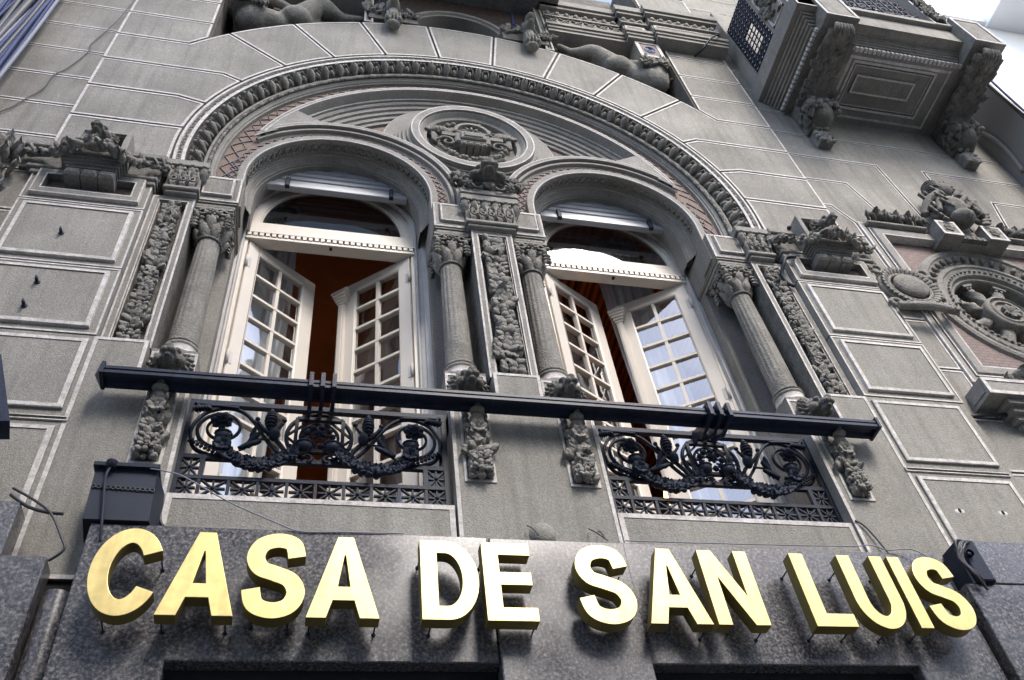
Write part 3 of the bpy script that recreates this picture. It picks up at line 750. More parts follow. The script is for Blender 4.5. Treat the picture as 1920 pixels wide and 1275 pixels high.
def lion(cx, cy, cz, R, seed=0, yaw=0., mane=True, voxel=None):
    """lion head looking to -y, one continuous surface"""
    mb = MB(); r = random.Random(seed)
    def P(x, y, z):
        c, s_ = math.cos(yaw), math.sin(yaw); X, Y = x * c - y * s_, x * s_ + y * c
        return (cx + X * R, cy + Y * R, cz + z * R)
    rz = Matrix.Rotation(yaw, 3, 'Z')
    E_ = lambda p, rr, rt=None: mb.ell(P(*p), tuple(q * R for q in rr), (rz @ rt) if rt is not None else rz, 0, 12, 9)
    E_((0, -.25, .05), (.58, .62, .56)); E_((0, -.85, -.10), (.32, .50, .28)); E_((0, -1.18, .02), (.21, .20, .16))
    E_((0, -.85, -.42), (.24, .36, .13)); E_((-.17, -1.15, -.20), (.17, .20, .15)); E_((.17, -1.15, -.20), (.17, .20, .15))
    for s in (-1, 1):
        E_((s * .27, -.72, .26), (.21, .20, .13), Matrix.Rotation(s * .35, 3, 'Y')); E_((s * .45, -.48, -.15), (.24, .30, .28)); E_((s * .46, -.12, .55), (.16, .14, .20))
        E_((s * .25, -.80, .13), (.085, .06, .065))
    if mane:
        E_((0, .12, 0), (.98, .26, .98)); E_((0, -.02, 0), (.80, .30, .80))
        for ring, (rr, yy, n) in enumerate(((.72, -.22, 15), (.90, -.06, 19))):
            for i in range(n):
                a = 2 * PI * (i + .5 * ring) / n + r.uniform(-.08, .08)
                E_((rr * math.cos(a), yy + r.uniform(-.03, .03), rr * math.sin(a)), (.17, .10, .085), Matrix.Rotation(-a + .35, 3, 'Y'))
    return remeshed(mb, voxel or R * .045, 1)
COLS = []
def column(cx, front, worn, seed, label, cat=None):
    cy = front + .105
    mb = MB(); capital(mb, cx, cy, .70, .95, .212)
    sh = shaft_mesh(cx, cy, -.205, .715, .074, .062, worn)
    root = part('column', sh, 'stone', pal, label)
    part('capital', mb, 'stone', root)
    bs = MB()
    bs.rev(cx, cy, -.305, [(.0, .0), (.098, 0), (.100, .022), (.092, .030), (.090, .034)], 28, 0)
    bs.rev(cx, cy, -.305, [(.088, .034), (.083, .045), (.082, .075), (.084, .082)], 28, 1)
    bs.rev(cx, cy, -.305, [(.084, .082), (.090, .090), (.090, .100), (.078, .108), (.0, .109)], 28, 0)
    bs.box(cx - .105, cx + .105, cy - .105, cy + .105, -.318, -.302, 0)
    part('base', bs, ['stone', 'white'], root)
    return root
cxs = (-1.631, -.248, .248, 1.631)
for i, (cx, wn, lb) in enumerate(zip(cxs, (.18, .35, .3, .12), ('leftmost worn fluted column', 'column left of the middle fruit strip', 'column right of the middle fruit strip', 'rightmost fluted column'))):
    column(cx, .07, wn * .6, i, lb)
    pd = MB()
    pd.frame(rect(cx - .104, cx + .104, -.72, -.3185), [(0, .36), (0, .07), (.014, .07), (.015, .074)], [0, 1, 0], 0)
    po = part('pedestal', pd, ['stucco', 'white'], pal)
    lh = lion(cx, .045, -.445, .104, i, yaw=(-.0 if i < 3 else .22)); 
    part('lion_head', lh, 'stone_dark', po)

# ---- lower piers and parapets (below and behind the handrail)
PW = ['stucco_low', 'white', 'joint', 'stone_dark']
for s in (-1, 1):
    mb = MB()
    # wide pier: top rises beside the pedestal
    a, b = 1.742, 1.972
    poly = [(s * a, -.34), (s * a, -.58), (s * 1.513, -.58), (s * 1.513, -1.6), (s * 1.978, -1.6), (s * 1.978, -.326), (s * a, -.326)]
    poly = [(s * 1.513, -1.62), (s * 1.978, -1.62), (s * 1.978, -.322), (s * a, -.322), (s * a, -.60), (s * 1.513, -.60)]
    if s < 0: poly = list(reversed(poly))
    mb.frame(poly, [(0, .36), (0, .004), (.018, .004), (.019, .007)], [0, 1, 0], 0)
    pier = part('lower_pier', mb, PW, pal)
    mb = MB()   # rusticated lower wall outside it
    for z0, z1 in ((-.80, -.355), (-1.42, -.90)):
        x0, x1 = sorted((s * 1.995, s * 2.545))
        mb.frame(rect(x0, x1, z0, z1), [(0, .03), (0, -.006), (.004, -.010), (.024, -.010), (.025, -.006)], [0, 1, 1, 0], 0)
    x0, x1 = sorted((s * 1.96, s * 2.575))
    mb.frame(rect(x0, x1, -.866, -.842), [(0, .01), (0, -.004), (.005, -.004), (.006, .02)], [1, 1, 0], 2)
    mb.box(*sorted((s * 1.978, s * 2.602)), .0045, .5, -1.62, -.322, 0)
    part('rusticated_wall', mb, PW, pal)
    # projecting rusticated blocks
    for z0, z1 in ((.200, .735), (-.316, .190)):
        mb = MB(); x0, x1 = sorted((s * 1.972, s * 2.602))
        mb.frame(rect(x0, x1, z0, z1), [(0, .30), (0, .0), (.010, .0), (.011, .003), (.040, .003), (.042, -.014), (.062, -.016), (.063, -.010)], [0, 1, 0, 0, 1, 1, 0], 0)
        part('rusticated_block', mb, ['stucco_low', 'white', 'joint'], pal)
    mb = MB()
    mb.frame(rect(x0, x1, .745, 1.06), [(0, .30), (0, .0), (.009, .0), (.010, .003), (.036, .003), (.038, -.020), (.046, -.022), (.080, -.022), (.088, -.022), (.090, .025)], [0, 1, 0, 0, 1, 1, 0, 1, 0], 0)
    part('frieze_block', mb, ['stucco', 'white', 'joint'], pal)
    mb = MB(); mb.box(*sorted((s * 1.985, s * 2.598)), .02, .4, -.33, 1.3, 0); part('block_backing', mb, ['joint'], pal)
# centre pier
mb = MB()
mb.frame([(-.352, -1.62), (.352, -1.62), (.352, -.60), (.120, -.60), (.120, -.352), (-.120, -.352), (-.120, -.60), (-.352, -.60)], [(0, .36), (0, .010), (.017, .010), (.018, .013)], [0, 1, 0], 0)
mb.box(-.352, .352, .014, .05, -.60, -.42, 0) if False else None
part('centre_pier', mb, PW, pal)
# parapets below the windows
for s in (-1, 1):
    mb = MB(); x0, x1 = sorted((s * .362, s * 1.513))
    mb.frame(rect(x0, x1, -1.66, -1.2), [(0, .30), (0, .020), (.024, .020), (.025, .023)], [1, 1, 0], 0)
    part('parapet', mb, PW, pal)
# festoon strips in white frames
for i, (x0, x1) in enumerate(((-1.690, -1.557), (-.311, -.168), (.168, .311), (1.557, 1.690))):
    mb = MB(); yf = .004 if i in (0, 3) else .010
    mb.frame(rect(x0, x1, -1.073, -.55), [(0, yf + .004), (0, yf - .003), (.013, yf - .003), (.014, yf + .0005)], [1, 1, 1], 3)
    o = part('festoon_panel', mb, PW, pal)
    fb = MB(); fruit_strip(fb, x0 + .012, x1 - .012, -1.065, -.72, yf - .006, 31 + i); fruit_strip(fb, x0 + .028, x1 - .028, -1.05, -.74, yf - .030, 61 + i)
    xc = (x0 + x1) / 2
    fb.ell((xc, yf - .085, -.665), (.021, .020, .022), None, 0, 10, 8); fb.ell((xc, yf - .065, -.700), (.036, .034, .020), None, 0, 10, 8); fb.ell((xc, yf - .045, -.735), (.034, .034, .030), None, 0, 10, 8)
    for k in range(6): fb.leaf((xc, yf - .045, -.79), (math.cos(k * 1.05), -.3, math.sin(k * 1.05)), (0, -1, 0), .05, .018, .6, 0, 2, 5)
    for sg in (-1, 1):
        for k in range(5): fb.ell((xc + sg * .045, yf - .012, -.60 - .04 * k), (.017, .016, .02), None, 0, 7, 5)
    for sg in (-1, 1):
        fb.tube([(xc + sg * (.028 + .020 * math.cos(t)), yf - .012, -1.02 + .024 * math.sin(t)) for t in [k * .7 for k in range(9)]], .008, 5)
    part('fruit_relief', fb, 'stone', o)
# roundel low on the centre pier
mb = MB(); mb.rev(0, 0, 0, [(0, .03), (.035, .026), (.05, .016), (.058, .0)], 20)
mb.v = [(x, .008 - z, -1.345 + y) for x, y, z in mb.v]
part('roundel', mb, 'stucco_low', pal)
# ---- corbels with lion heads, cushions and fruit garlands
for s in (-1, 1):
    mb = MB(); xc = s * 2.287
    def xr(a, b): return sorted((xc + a, xc + b))
    mb.box(*xr(-.12, .12), -.075, .2, .935, 1.0, 0)
    for k in range(3):      # three cushions seen from below
        x = xc - .128 + k * .0875; mb.bbox(x, x + .081, -.088, .15, .902, .962, .014, 0)
    for k in range(5):
        e = .010 * k; mb.box(*xr(-.132 - e, .132 + e), -.085 - .013 * k, .2, .965 + .019 * k, .984 + .019 * k - .004, 0)
        mb.box(*xr(-.128 - e, .128 + e), -.080 - .013 * k, .2, .984 + .019 * k - .004, .984 + .019 * k, 0)
    co = part('corbel', mb, ['stone', 'white'], pal)
    hb = MB()
    hb.frame(rect(xc - .145, xc + .145, 1.06, 1.362), [(0, .2), (0, -.112), (.006, -.115), (.030, -.115), (.032, -.10), (.040, -.10), (.042, -.04)], [0, 0, 0, 0, 0, 0], 1)
    part('head_box', hb, ['moulding', 'stone_dark'], co)
    lh = lion(xc + s * .0, -.125, 1.205, .098, 40 + s, yaw=.12 if s > 0 else -.05)
    part('lion_head', lh, 'stone_dark', co)
    gb = MB(); r = random.Random(5 + s)
    path = smoothpath([(xc - .36, -.03, 1.14), (xc - .25, -.06, 1.12), (xc - .17, -.13, 1.03), (xc - .08, -.175, 1.055), (xc, -.185, 1.06), (xc + .08, -.175, 1.055), (xc + .17, -.13, 1.03), (xc + .25, -.06, 1.12), (xc + .36, -.03, 1.14)], 9)
    for i, p in enumerate(path):
        t = abs(i / len(path) - .5) * 2; R = .030 - .010 * t
        for q in range(3):
            gb.ell(p + Vector((r.uniform(-.02, .02), r.uniform(-.02, .012), r.uniform(-.022, .022))), R * r.uniform(.5, .85), None, 0, 7, 5)
        if i % 3 == 0: gb.leaf(p + Vector((0, -.01, 0)), (r.uniform(-1, 1), -.5, r.uniform(-1, 1)), (0, -1, .1), .055, .017, .8, 0, 3, 6)
    gb.rosette((xc, -.21, 1.075), (0, -1, -.2), .036, 0, 6)
    for sg in (-1, 1):
        gb.tube([(xc + sg * (.355 + .024 * math.cos(t)), -.03, 1.14 + .024 * math.sin(t)) for t in [k * .6 for k in range(10)]], .009, 5)
        gb.tube([(xc + sg * (.30 + .024 * math.cos(t)), -.04, 1.16 + .024 * math.sin(t)) for t in [k * .6 for k in range(10)]], .009, 5)
    part('fruit_garland', gb, 'stone', co)
    sh = MB()
    for (a, b) in ((1.944, 2.150), (2.425, 2.71)):
        sh.bbox(*sorted((s * a, s * b)), -.030, .2, 1.25, 1.296, .006, 0); sh.box(*sorted((s * (a + .01), s * (b - .012))), -.012, .2, 1.205, 1.25, 1)
        sh.box(*sorted((s * (a + .004), s * (b - .02))), .004, .2, 1.05, 1.205, 2)
    sh.bbox(*sorted((s * 1.955, s * 2.64)), -.03, .2, 1.02, 1.05, .006, 0); sh.bbox(*sorted((s * 1.962, s * 2.62)), -.014, .2, .985, 1.0195, .005, 0)
    part('cornice_shelf', sh, ['stone', 'moulding', 'stone_dark'], pal)
# centre head between the two arches
mb = MB()
mb.bbox(-.186, .186, -.03, .14, 1.293, 1.345, .004)
ck = part('centre_keystone', mb, ['moulding'], pal)
lh = lion(0, -.01, 1.47, .135, 77, yaw=-.05); lh.v = [(x * 1.32, y, 1.46 + (z - 1.47) * .82) for x, y, z in lh.v]; part('lion_head', lh, 'stone_dark', ck)
fb = MB(); r = random.Random(3)
for s in (-1, 1):
    for k in range(26):
        t = k / 25; x = s * (.07 + .12 * math.sin(PI * t) + .03 * t); z = 1.36 + .22 * t
        fb.ell((x + r.uniform(-.02, .02), .02 - .05 * math.sin(PI * t), z + r.uniform(-.015, .015)), r.uniform(.012, .022), None, 0, 6, 5)
        if k % 3 == 0: fb.leaf((x, .02, z), (s * r.uniform(.3, 1), -.2, r.uniform(-.5, .8)), (0, -1, 0), .07, .022, .8, 0, 3, 6)
    fb.rosette((s * .135, -.05, 1.365), (0, -1, -.3), .040); fb.tube([(s * (.075 + .03 * math.cos(t)), -.05, 1.36 + .03 * math.sin(t)) for t in [q * .6 + 3.3 for q in range(6)]], .008, 5)
for k in range(5): fb.leaf((0, -.045, 1.352), (math.sin((k - 2) * .5), -.1, math.cos((k - 2) * .5)), (0, -1, 0), .055, .014, .5, 0, 1, 5)
part('fruit_cluster', fb, 'stone_dark', ck)

# ---- right window surround
sur = MB()
sur.frame([(2.80, -.10), (4.51, -.10), (4.51, 1.622), (2.80, 1.622)], [(0, .05), (0, .018), (.012, .016), (.040, .016), (.042, .036), (.058, .036), (.060, .018), (.070, .018), (.072, .036), (.084, .036), (.086, .010), (.140, .010), (.150, .010), (.151, .085)], [1, 1, 0, 0, 1, 0, 1, 0, 0, 1, 0, 1, 1])
xs = [2.95 + 1.41 * i / 100 for i in range(101)]
CX, CZ = 3.66, .80
for lohi in (0, 1):
    vs = []; fs = []
    for x in xs:
        d = abs(x - CX); c = math.sqrt(max(.60 ** 2 - d * d, 0))
        vs += [(x, .075, CZ + c), (x, .075, 1.48)] if lohi else [(x, .075, .04), (x, .075, CZ - c)]
    for i in range(100): fs.append((2 * i, 2 * i + 2, 2 * i + 3, 2 * i + 1))
    sur.add(vs, fs, 2)
so = part('window_surround', sur, ['moulding', 'white', 'tile'], pal)
ov = MB()
ov.arc(CX, CZ, [(.66, .08), (.645, .055), (.625, .048), (.600, .050), (.590, .062), (.520, .095), (.510, .085), (.480, .080), (.470, .092), (.440, .10), (.425, .092), (.405, .10), (.395, .125), (.375, .125), (.366, .14), (.362, .45)], 0, 360, 80, 0)
ov.arc(CX, CZ, [(.165, .30), (.165, .12), (.158, .108), (.140, .10), (.132, .115), (.122, .12), (.114, .105), (.100, .105), (.095, .122), (.001, .126)], 0, 360, 48, 0)
for i in range(44):
    a = rad(360 * i / 44); er = Vector((math.cos(a), 0, math.sin(a)))
    ov.ell(Vector((CX, .072, CZ)) + er * .556, (.036, .020, .020), Matrix.Rotation(-a, 3, 'Y'), 1, 6, 5)
for i in range(60):
    a = rad(360 * i / 60); er = Vector((math.cos(a), 0, math.sin(a)))
    ov.ell(Vector((CX, .088, CZ)) + er * .432, (.010, .008, .014), Matrix.Rotation(-a, 3, 'Y'), 1, 5, 4)
for k in range(7): ov.leaf((CX + .02, .125, CZ), (math.cos(k * .9), 0, math.sin(k * .9)), (0, -1, 0), .085, .022, .6, 1, 3, 6)
ovo = part('round_window', ov, ['stone', 'stone_dark'], pal)
for i in range(8):
    a = rad(22 + 45 * i); er = Vector((math.cos(a), 0, math.sin(a))); et = Vector((-math.sin(a), 0, math.cos(a))); bl = MB()
    n = 10; vs = []; fs = []; K = 12; c0 = Vector((CX, .19, CZ))
    for j in range(n + 1):
        t = j / n; rr = .040 + .008 * math.sin(t * PI)
        for k in range(K):
            p = 2 * PI * k / K + t * 2.4; q = rr * (1 + .13 * math.cos(4 * 2 * PI * k / K))
            vs.append(c0 + er * (.150 + .16 * t) + et * (q * math.cos(p)) + Vector((0, q * math.sin(p), 0)))
    for j in range(n):
        for k in range(K): k2 = (k + 1) % K; fs.append((j * K + k, j * K + k2, (j + 1) * K + k2, (j + 1) * K + k))
    bl.add(vs, fs, 0, True)
    for k in range(6): p = 2 * PI * k / 6; bl.ell(c0 + er * .328 + et * (.036 * math.cos(p)) + Vector((0, .036 * math.sin(p), 0)), (.014, .014, .02), None, 0, 5, 4)
    c = c0 + er * .348; M3 = Matrix((er, Vector((0, 1, 0)), et)).transposed()
    vs = [c + M3 @ Vector((a_, b_, c_)) for a_ in (-.010, .016) for b_ in (-.048, .048) for c_ in (-.048, .048)]
    bl.add(vs, [(0, 1, 3, 2), (4, 6, 7, 5), (0, 2, 6, 4), (1, 5, 7, 3), (0, 4, 5, 1), (2, 3, 7, 6)], 0)
    part('twisted_spoke', bl, 'stone', ovo)
mb = MB(); annulus(mb, CX, CZ, .001, .40, .44, 0, 360, 32); part('dark_opening', mb, 'black', ovo)
# crowning ornament
cr_ = MB()
for (a, b) in ((3.376, 3.545), (3.765, 3.935)):
    cr_.box(a, b, -.085, .1, 1.42, 1.60, 0); cr_.frame(rect(a, b, 1.425, 1.60), [(0, -.084), (0, -.088), (.014, -.088), (.020, -.088), (.022, -.080)], [1, 1, 1, 1], 2)
    for k in range(5): cr_.leaf(((a + b) / 2, -.08, 1.51), (math.cos(k * 1.26), 0, math.sin(k * 1.26)), (0, -1, 0), .05, .016, .5, 2, 2, 5)
cr_.box(3.545, 3.765, -.02, .1, 1.42, 1.6, 0)
for k in range(5): cr_.box(3.55 + .043 * k, 3.55 + .043 * k + .034, -.06, .0, 1.43, 1.47, 2)
bl = MB(); r = random.Random(9)
E_ = lambda c, rr, rt=None: bl.ell(c, rr, rt, 0, 12, 9)
E_((3.655, -.07, 1.80), (.13, .10, .16)); E_((3.655, -.10, 2.02), (.085, .08, .09)); E_((3.655, -.09, 1.66), (.10, .09, .07))
for k in range(4): E_((3.58, -.10, 2.02 + .022 * k), (.06, .07, .012), Matrix.Rotation(.3, 3, 'Y'))
for s in (-1, 1):
    bl.tube([(3.655 + s * (.20 + (.075 - .004 * k) * math.cos(k * .5)), -.07, 1.70 + (.075 - .004 * k) * math.sin(k * .5)) for k in range(15)], .022, 7)
    bl.tube(smoothpath([(3.655 + s * .27, -.05, 1.72), (3.655 + s * .20, -.10, 1.86), (3.655 + s * .08, -.13, 1.95)], 5), .034, 7)
    for k in range(8): E_((3.655 + s * (.10 + .012 * k), -.12, 1.92 - .03 * k), (.022, .022, .022))
cb = remeshed(bl, .006, 1); cr_.add(cb.v, cb.f, 2, True)
for k in range(9):
    for sg in (-1, 1):
        cr_.leaf((3.655 + sg * .03 * (k % 3 + 1), -.14, 1.74 + .03 * k), (sg, -.1, .4), (0, -1, 0), .065, .018, .2, 2, 3, 6)
        cr_.leaf((3.655 + sg * (.14 + .02 * (k % 4)), -.10, 1.62 + .04 * k), (sg, -.1, -.3 + .12 * k), (0, -1, 0), .07, .02, .3, 2, 3, 6)
for k in range(5): cr_.tube([(3.60 + .06 * math.cos(t), -.11, 1.99 + .028 * k + .02 * math.sin(t)) for t in [q * .5 - .6 for q in range(9)]], .009, 5, 2)
for k in range(12): cr_.ell((3.70 + r.uniform(-.03, .05), -.14, 1.98 + .012 * k), .018, None, 2, 6, 5)
for s in (-1, 1):
    for k in range(16):
        x = 3.655 + s * (.30 + .030 * k); cr_.leaf((x, .0, 1.63), (s * r.uniform(0, 1), -.3, r.uniform(.2, 1)), (0, -1, .1), .09, .028, .9, 2, 3, 6)
        for q in range(2): cr_.ell((x + r.uniform(-.02, .02), -.03, 1.66 + r.uniform(-.02, .035)), r.uniform(.015, .028), None, 2, 6, 5)
cr_.bbox(2.86, 3.35, -.02, .06, 1.575, 1.60, .005, 0); cr_.bbox(3.96, 4.45, -.02, .06, 1.575, 1.60, .005, 0)
part('crown_ornament', cr_, ['stone', 'white', 'stone_dark'], so)
# side cartouche that hangs over the frame
ca = MB(); bl = MB(); cc = Vector((2.785, -.03, .755))
bl.ell(cc + Vector((0, -.01, 0)), (.105, .042, .105), None, 0, 18, 10)
bl.tube([cc + Vector((.125 * math.cos(k * PI / 12), .006, .125 * math.sin(k * PI / 12))) for k in range(24)], .013, 7, 0, True, None, True)
bl.tube([cc + Vector((.165 * math.cos(k * PI / 12), .02, .160 * math.sin(k * PI / 12))) for k in range(24)], .022, 7, 0, True, None, True)
bl.box(cc.x - .17, cc.x + .17, .01, .05, cc.z - .16, cc.z + .15)
for s in (-1, 1):
    bl.tube([cc + Vector((s * (.165 + .04 * math.cos(k * .5) * (1 - k * .03)), .0, -.175 + .04 * math.sin(k * .5) * (1 - k * .03))) for k in range(14)], .014, 6)
    bl.tube([cc + Vector((s * (.15 + .035 * math.cos(k * .5)), .0, .15 + .035 * math.sin(k * .5))) for k in range(13)], .013, 6)
bl.tube(smoothpath([cc + Vector((-.18, -.01, -.21)), cc + Vector((0, -.05, -.235)), cc + Vector((.18, -.01, -.21))], 6), .028, 8)
cm_ = remeshed(bl, .005, 1); ca.add(cm_.v, cm_.f, 0, True)
r = random.Random(21)
for k in range(34):
    a = 2 * PI * k / 34; ca.leaf(cc + Vector((.13 * math.cos(a), .0, .13 * math.sin(a))), (math.cos(a), -.1, math.sin(a)), (0, -1, 0), .055, .013, .5, 0, 2, 5)
for k in range(16): ca.leaf(cc + Vector((-.16 + .02 * k, -.03, -.22)), (1, -.2, .3 * (-1) ** k), (0, -1, -.2), .05, .014, .6, 0, 2, 5)
ca.v = [(cc.x + (x - cc.x) * 1.17, y, cc.z + (z - cc.z) * 1.12) for x, y, z in ca.v]
part('cartouche', ca, 'stone', so)
# window sill box below
sl = MB()
sl.box(2.68, 4.63, -.122, .1, -.352, -.225, 0)
sl.frame(rect(2.68, 4.63, -.352, -.225), [(0, -.121), (0, -.127), (.024, -.127), (.026, -.119)], [1, 1, 1], 2)
sl.box(2.673, 2.68, -.10, .01, -.325, -.25, 0)
for k in range(4): sl.box(2.80 + .03 * k, 4.5 - .03 * k, -.095 + .03 * k, .2, -.353 - .035 * (k + 1), -.353 - .035 * k, 0)
part('sill_box', sl, ['moulding', 'white', 'tile'], so)
fb = MB(); r = random.Random(2)
for k in range(60):
    x = 3.0 + 1.3 * k / 60; fb.leaf((x, .02, -.20 + r.uniform(0, .1)), (r.uniform(-1, 1), -.4, r.uniform(-.2, 1)), (0, -1, .1), .12, .035, .9, 0, 3, 6)
    fb.ell((x, -.02, -.16 + r.uniform(-.04, .12)), r.uniform(.02, .04), None, 0, 6, 5)
for k in range(30):
    x = 3.1 + 1.1 * k / 30; fb.leaf((x, .28, -.62 + r.uniform(-.05, .1)), (r.uniform(-1, 1), -.2, r.uniform(-1, 1)), (0, -1, .1), .12, .035, .9, 0, 3, 6)
part('sill_foliage', fb, 'stone_dark', so)
# foliage console of the neighbouring bay at the left edge
fb = MB(); r = random.Random(8)
for k in range(46):
    z = .62 + .62 * k / 46; fb.leaf((-2.74 - r.uniform(0, .16), .02, z), (r.uniform(-1, 1), -.4, r.uniform(-.3, 1)), (0, -1, .1), .13, .036, 1., 0, 3, 6)
    if k % 2: fb.ell((-2.76 - r.uniform(0, .16), -.02, z), r.uniform(.02, .045), None, 0, 6, 5)
part('foliage_console', fb, 'stone', pal)

# ---- upper zone: niche between the statue ledges
nb = MB()
nb.box(-1.975, 1.975, .36, .6, 3.2, 6.6, 0)
for s in (-1, 1): nb.box(*sorted((s * 1.966, s * 1.976)), .015, .4, 3.05, 6.5, 0)
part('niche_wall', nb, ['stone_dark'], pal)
ub = MB()
# mosaic wall with a small arch in the middle
xs = [-.76 + 1.52 * i / 60 for i in range(61)]; vs = []; fs = []
for x in xs:
    d = abs(x); lo = 4.16 + math.sqrt(max(.47 ** 2 - d * d, 0)) if d < .47 else 3.9
    vs += [(x, .08, lo), (x, .08, 5.6)]
for i in range(60): fs.append((2 * i, 2 * i + 2, 2 * i + 3, 2 * i + 1))
ub.add(vs, fs, 0)
ub.arc(0, 4.16, [(.475, .085), (.472, .05), (.44, .05), (.43, .07), (.41, .075), (.405, .2), (.36, .21), (.355, .35)], -12, 192, 40, 1)
for s in (-1, 1): ub.frame(rect(*sorted((s * .76, s * .835)), 3.95, 5.6), [(0, .4), (0, .0), (.01, -.003), (.02, -.003), (.022, .012)], [1, 2, 1, 1], 1)
pts = [(-.66, .074, 4.1), (-.66, .074, 4.5), (-.55, .074, 4.62), (-.58, .074, 5.2)]
for s in (-1, 1): ub.tube([(s * x, y, z) for x, y, z in pts], .010, 5, 3, False); ub.tube([(s * .70, .074, 4.0), (s * .70, .074, 5.3)], .006, 5, 3, False)
part('mosaic_niche', ub, ['mosaic_dark', 'moulding', 'white', 'mosaic_blue'], pal)
fb = MB(); r = random.Random(4)
for k in range(16):
    x = -.36 + .72 * k / 15; fb.leaf((x, .3, 4.02), (r.uniform(-.6, .6), -.2, 1), (0, -1, 0), .12, .03, .8, 0, 3, 6)
bl = lion(0, .22, 4.2, .11, 5); fb.add(bl.v, bl.f, 0, True)
part('niche_foliage', fb, 'stone_dark', pal)
hd = MB(); hd.box(-1.0, 1.0, -1.0, .35, 4.95, 5.1, 0); part('unseen_shade_slab', hd, ['stone_dark'], pal)  # unseen overhang added above the view to shade the mosaic niche
def leafpanel(mb, x0, x1, z0, z1, y, seed, mi=0, den=1.):
    r = random.Random(seed); n = int((x1 - x0) * (z1 - z0) * 900 * den)
    for k in range(n):
        x, z = r.uniform(x0, x1), r.uniform(z0, z1); a = r.uniform(0, 2 * PI)
        if k % 3: mb.leaf((x, y, z), (math.cos(a), -.1, math.sin(a)), (0, -1, 0), .07, .02, .8, mi, 3, 5)
        else: mb.ell((x, y - .008, z), r.uniform(.012, .024), None, mi, 6, 5)
for s in (-1, 1):
    ob = MB(); ob.box(*sorted((s * .376, s * .80)), -.01, .3, 4.03, 4.26, 1)
    lb = part('carved_ledge_block', ob, ['stone', 'stone_dark'], pal)
    fb = MB(); x0, x1 = sorted((s * .376, s * .84)); leafpanel(fb, x0, x1, 4.13, 4.27, -.015, 50 + s); part('foliage_relief', fb, 'stone', lb)
    gb = MB(); E_ = lambda c, rr, rt=None: gb.ell(c, rr, rt, 0, 12, 9); gx = s * .60
    E_((gx, -.05, 3.98), (.060, .07, .15)); E_((gx, -.09, 4.13), (.062, .075, .07)); E_((gx, -.155, 4.165), (.046, .075, .026)); E_((gx, -.14, 4.085), (.036, .065, .018))
    for q in (-1, 1):
        E_((gx + q * .045, -.09, 4.19), (.016, .022, .028)); E_((gx + q * .052, -.07, 3.90), (.020, .045, .09)); E_((gx + q * .025, -.145, 4.19), (.017, .018, .017)); E_((gx + q * .05, -.09, 3.83), (.028, .04, .022))
    for k in range(5): E_((gx + (k - 2) * .028, -.095, 3.90), (.009, .035, .09))
    E_((gx, -.06, 3.80), (.06, .05, .03))
    g2 = remeshed(gb, .005, 1); part('gargoyle', g2, 'stone', pal)
    # framed foliage panel behind the statue
    pb = MB(); x0, x1 = sorted((s * .86, s * 1.60)); pb.frame(rect(x0, x1, 4.20, 4.56), [(0, .36), (0, .20), (.012, .195), (.02, .195), (.022, .215), (.04, .215), (.045, .24)], [0, 2, 2, 0, 2, 0], 1)
    leafpanel(pb, x0 + .05, x1 - .05, 4.25, 4.52, .235, 60 + s, 0, .7)
    part('foliage_panel', pb, ['stone', 'stone_dark', 'white'], pal)
    # layered cornice: recessed run, projecting small block, projecting large block
    kb = MB()
    def run(a, b, y, panel=True):
        x0, x1 = sorted((s * a, s * b))
        for (z0, z1, dy) in ((4.38, 4.43, .0), (4.43, 4.475, -.014), (4.475, 4.53, -.030), (4.53, 4.55, -.022), (4.55, 4.73, .02), (4.73, 4.76, -.01), (4.76, 4.90, .015), (4.90, 4.95, -.03), (4.95, 5.06, -.05)):
            kb.box(x0 + dy * .6, x1 - dy * .6, y + dy, .4, z0, z1, 0)
        n = int(abs(b - a) / .085)
        for k in range(n):
            x = x0 + (x1 - x0) * (k + .5) / n; kb.ell((x, y + .005, 4.83), (.026, .024, .034), None, 0, 7, 6)
            for q in (-1, 1): kb.leaf((x + .040, y + .012, 4.80), (q * .5, 0, 1), (0, -1, 0), .06, .010, .3, 0, 1, 4)
        if panel: kb.frame(rect(x0 + .03, x1 - .03, 4.565, 4.715), [(0, y + .019), (0, y + .012), (.012, y + .012), (.02, y + .014), (.03, y + .014), (.031, y + .017)], [1, 1, 1, 0, 1], 2)
        else:
            kb.box(x0 + .01, x1 - .01, y + .005, y + .021, 4.57, 4.71, 0)
            m_ = int(abs(b - a) / .11)
            for k in range(m_):
                x = x0 + (x1 - x0) * (k + .5) / m_; kb.ell((x, y + .0, 4.64), (.03, .012, .03), None, 0, 6, 5); kb.bar((x - .05, y, 4.59), (x + .05, y, 4.69), .014, .02, 3); kb.bar((x - .05, y, 4.69), (x + .05, y, 4.59), .014, .02, 3)
    run(.84, 1.60, -.02, False); run(1.60, 1.86, -.075); run(1.88, 2.60, -.12)
    kb.box(*sorted((s * .84, s * 1.60)), .12, .4, 4.20, 4.38, 3)
    x0, x1 = sorted((s * 1.66, s * 1.90)); kb.frame(rect(x0, x1, 4.05, 4.38), [(0, .4), (0, -.045), (.020, -.047), (.034, -.047), (.035, -.04)], [0, 1, 1, 1], 4)
    kb.tube([((x0 + x1) / 2 + .05 * math.cos(k * PI / 8), -.044, 4.215 + .06 * math.sin(k * PI / 8)) for k in range(16)], .006, 5, 5, False, None, True)
    kb.tube([((x0 + x1) / 2 + .025 * math.cos(k * PI / 4), -.044, 4.215 + .03 * math.sin(k * PI / 4)) for k in range(8)], .006, 5, 5, False, None, True)
    part('layered_cornice', kb, ['moulding', 'white', 'terra', 'stone_dark', 'tile', 'mosaic_blue'], pal)
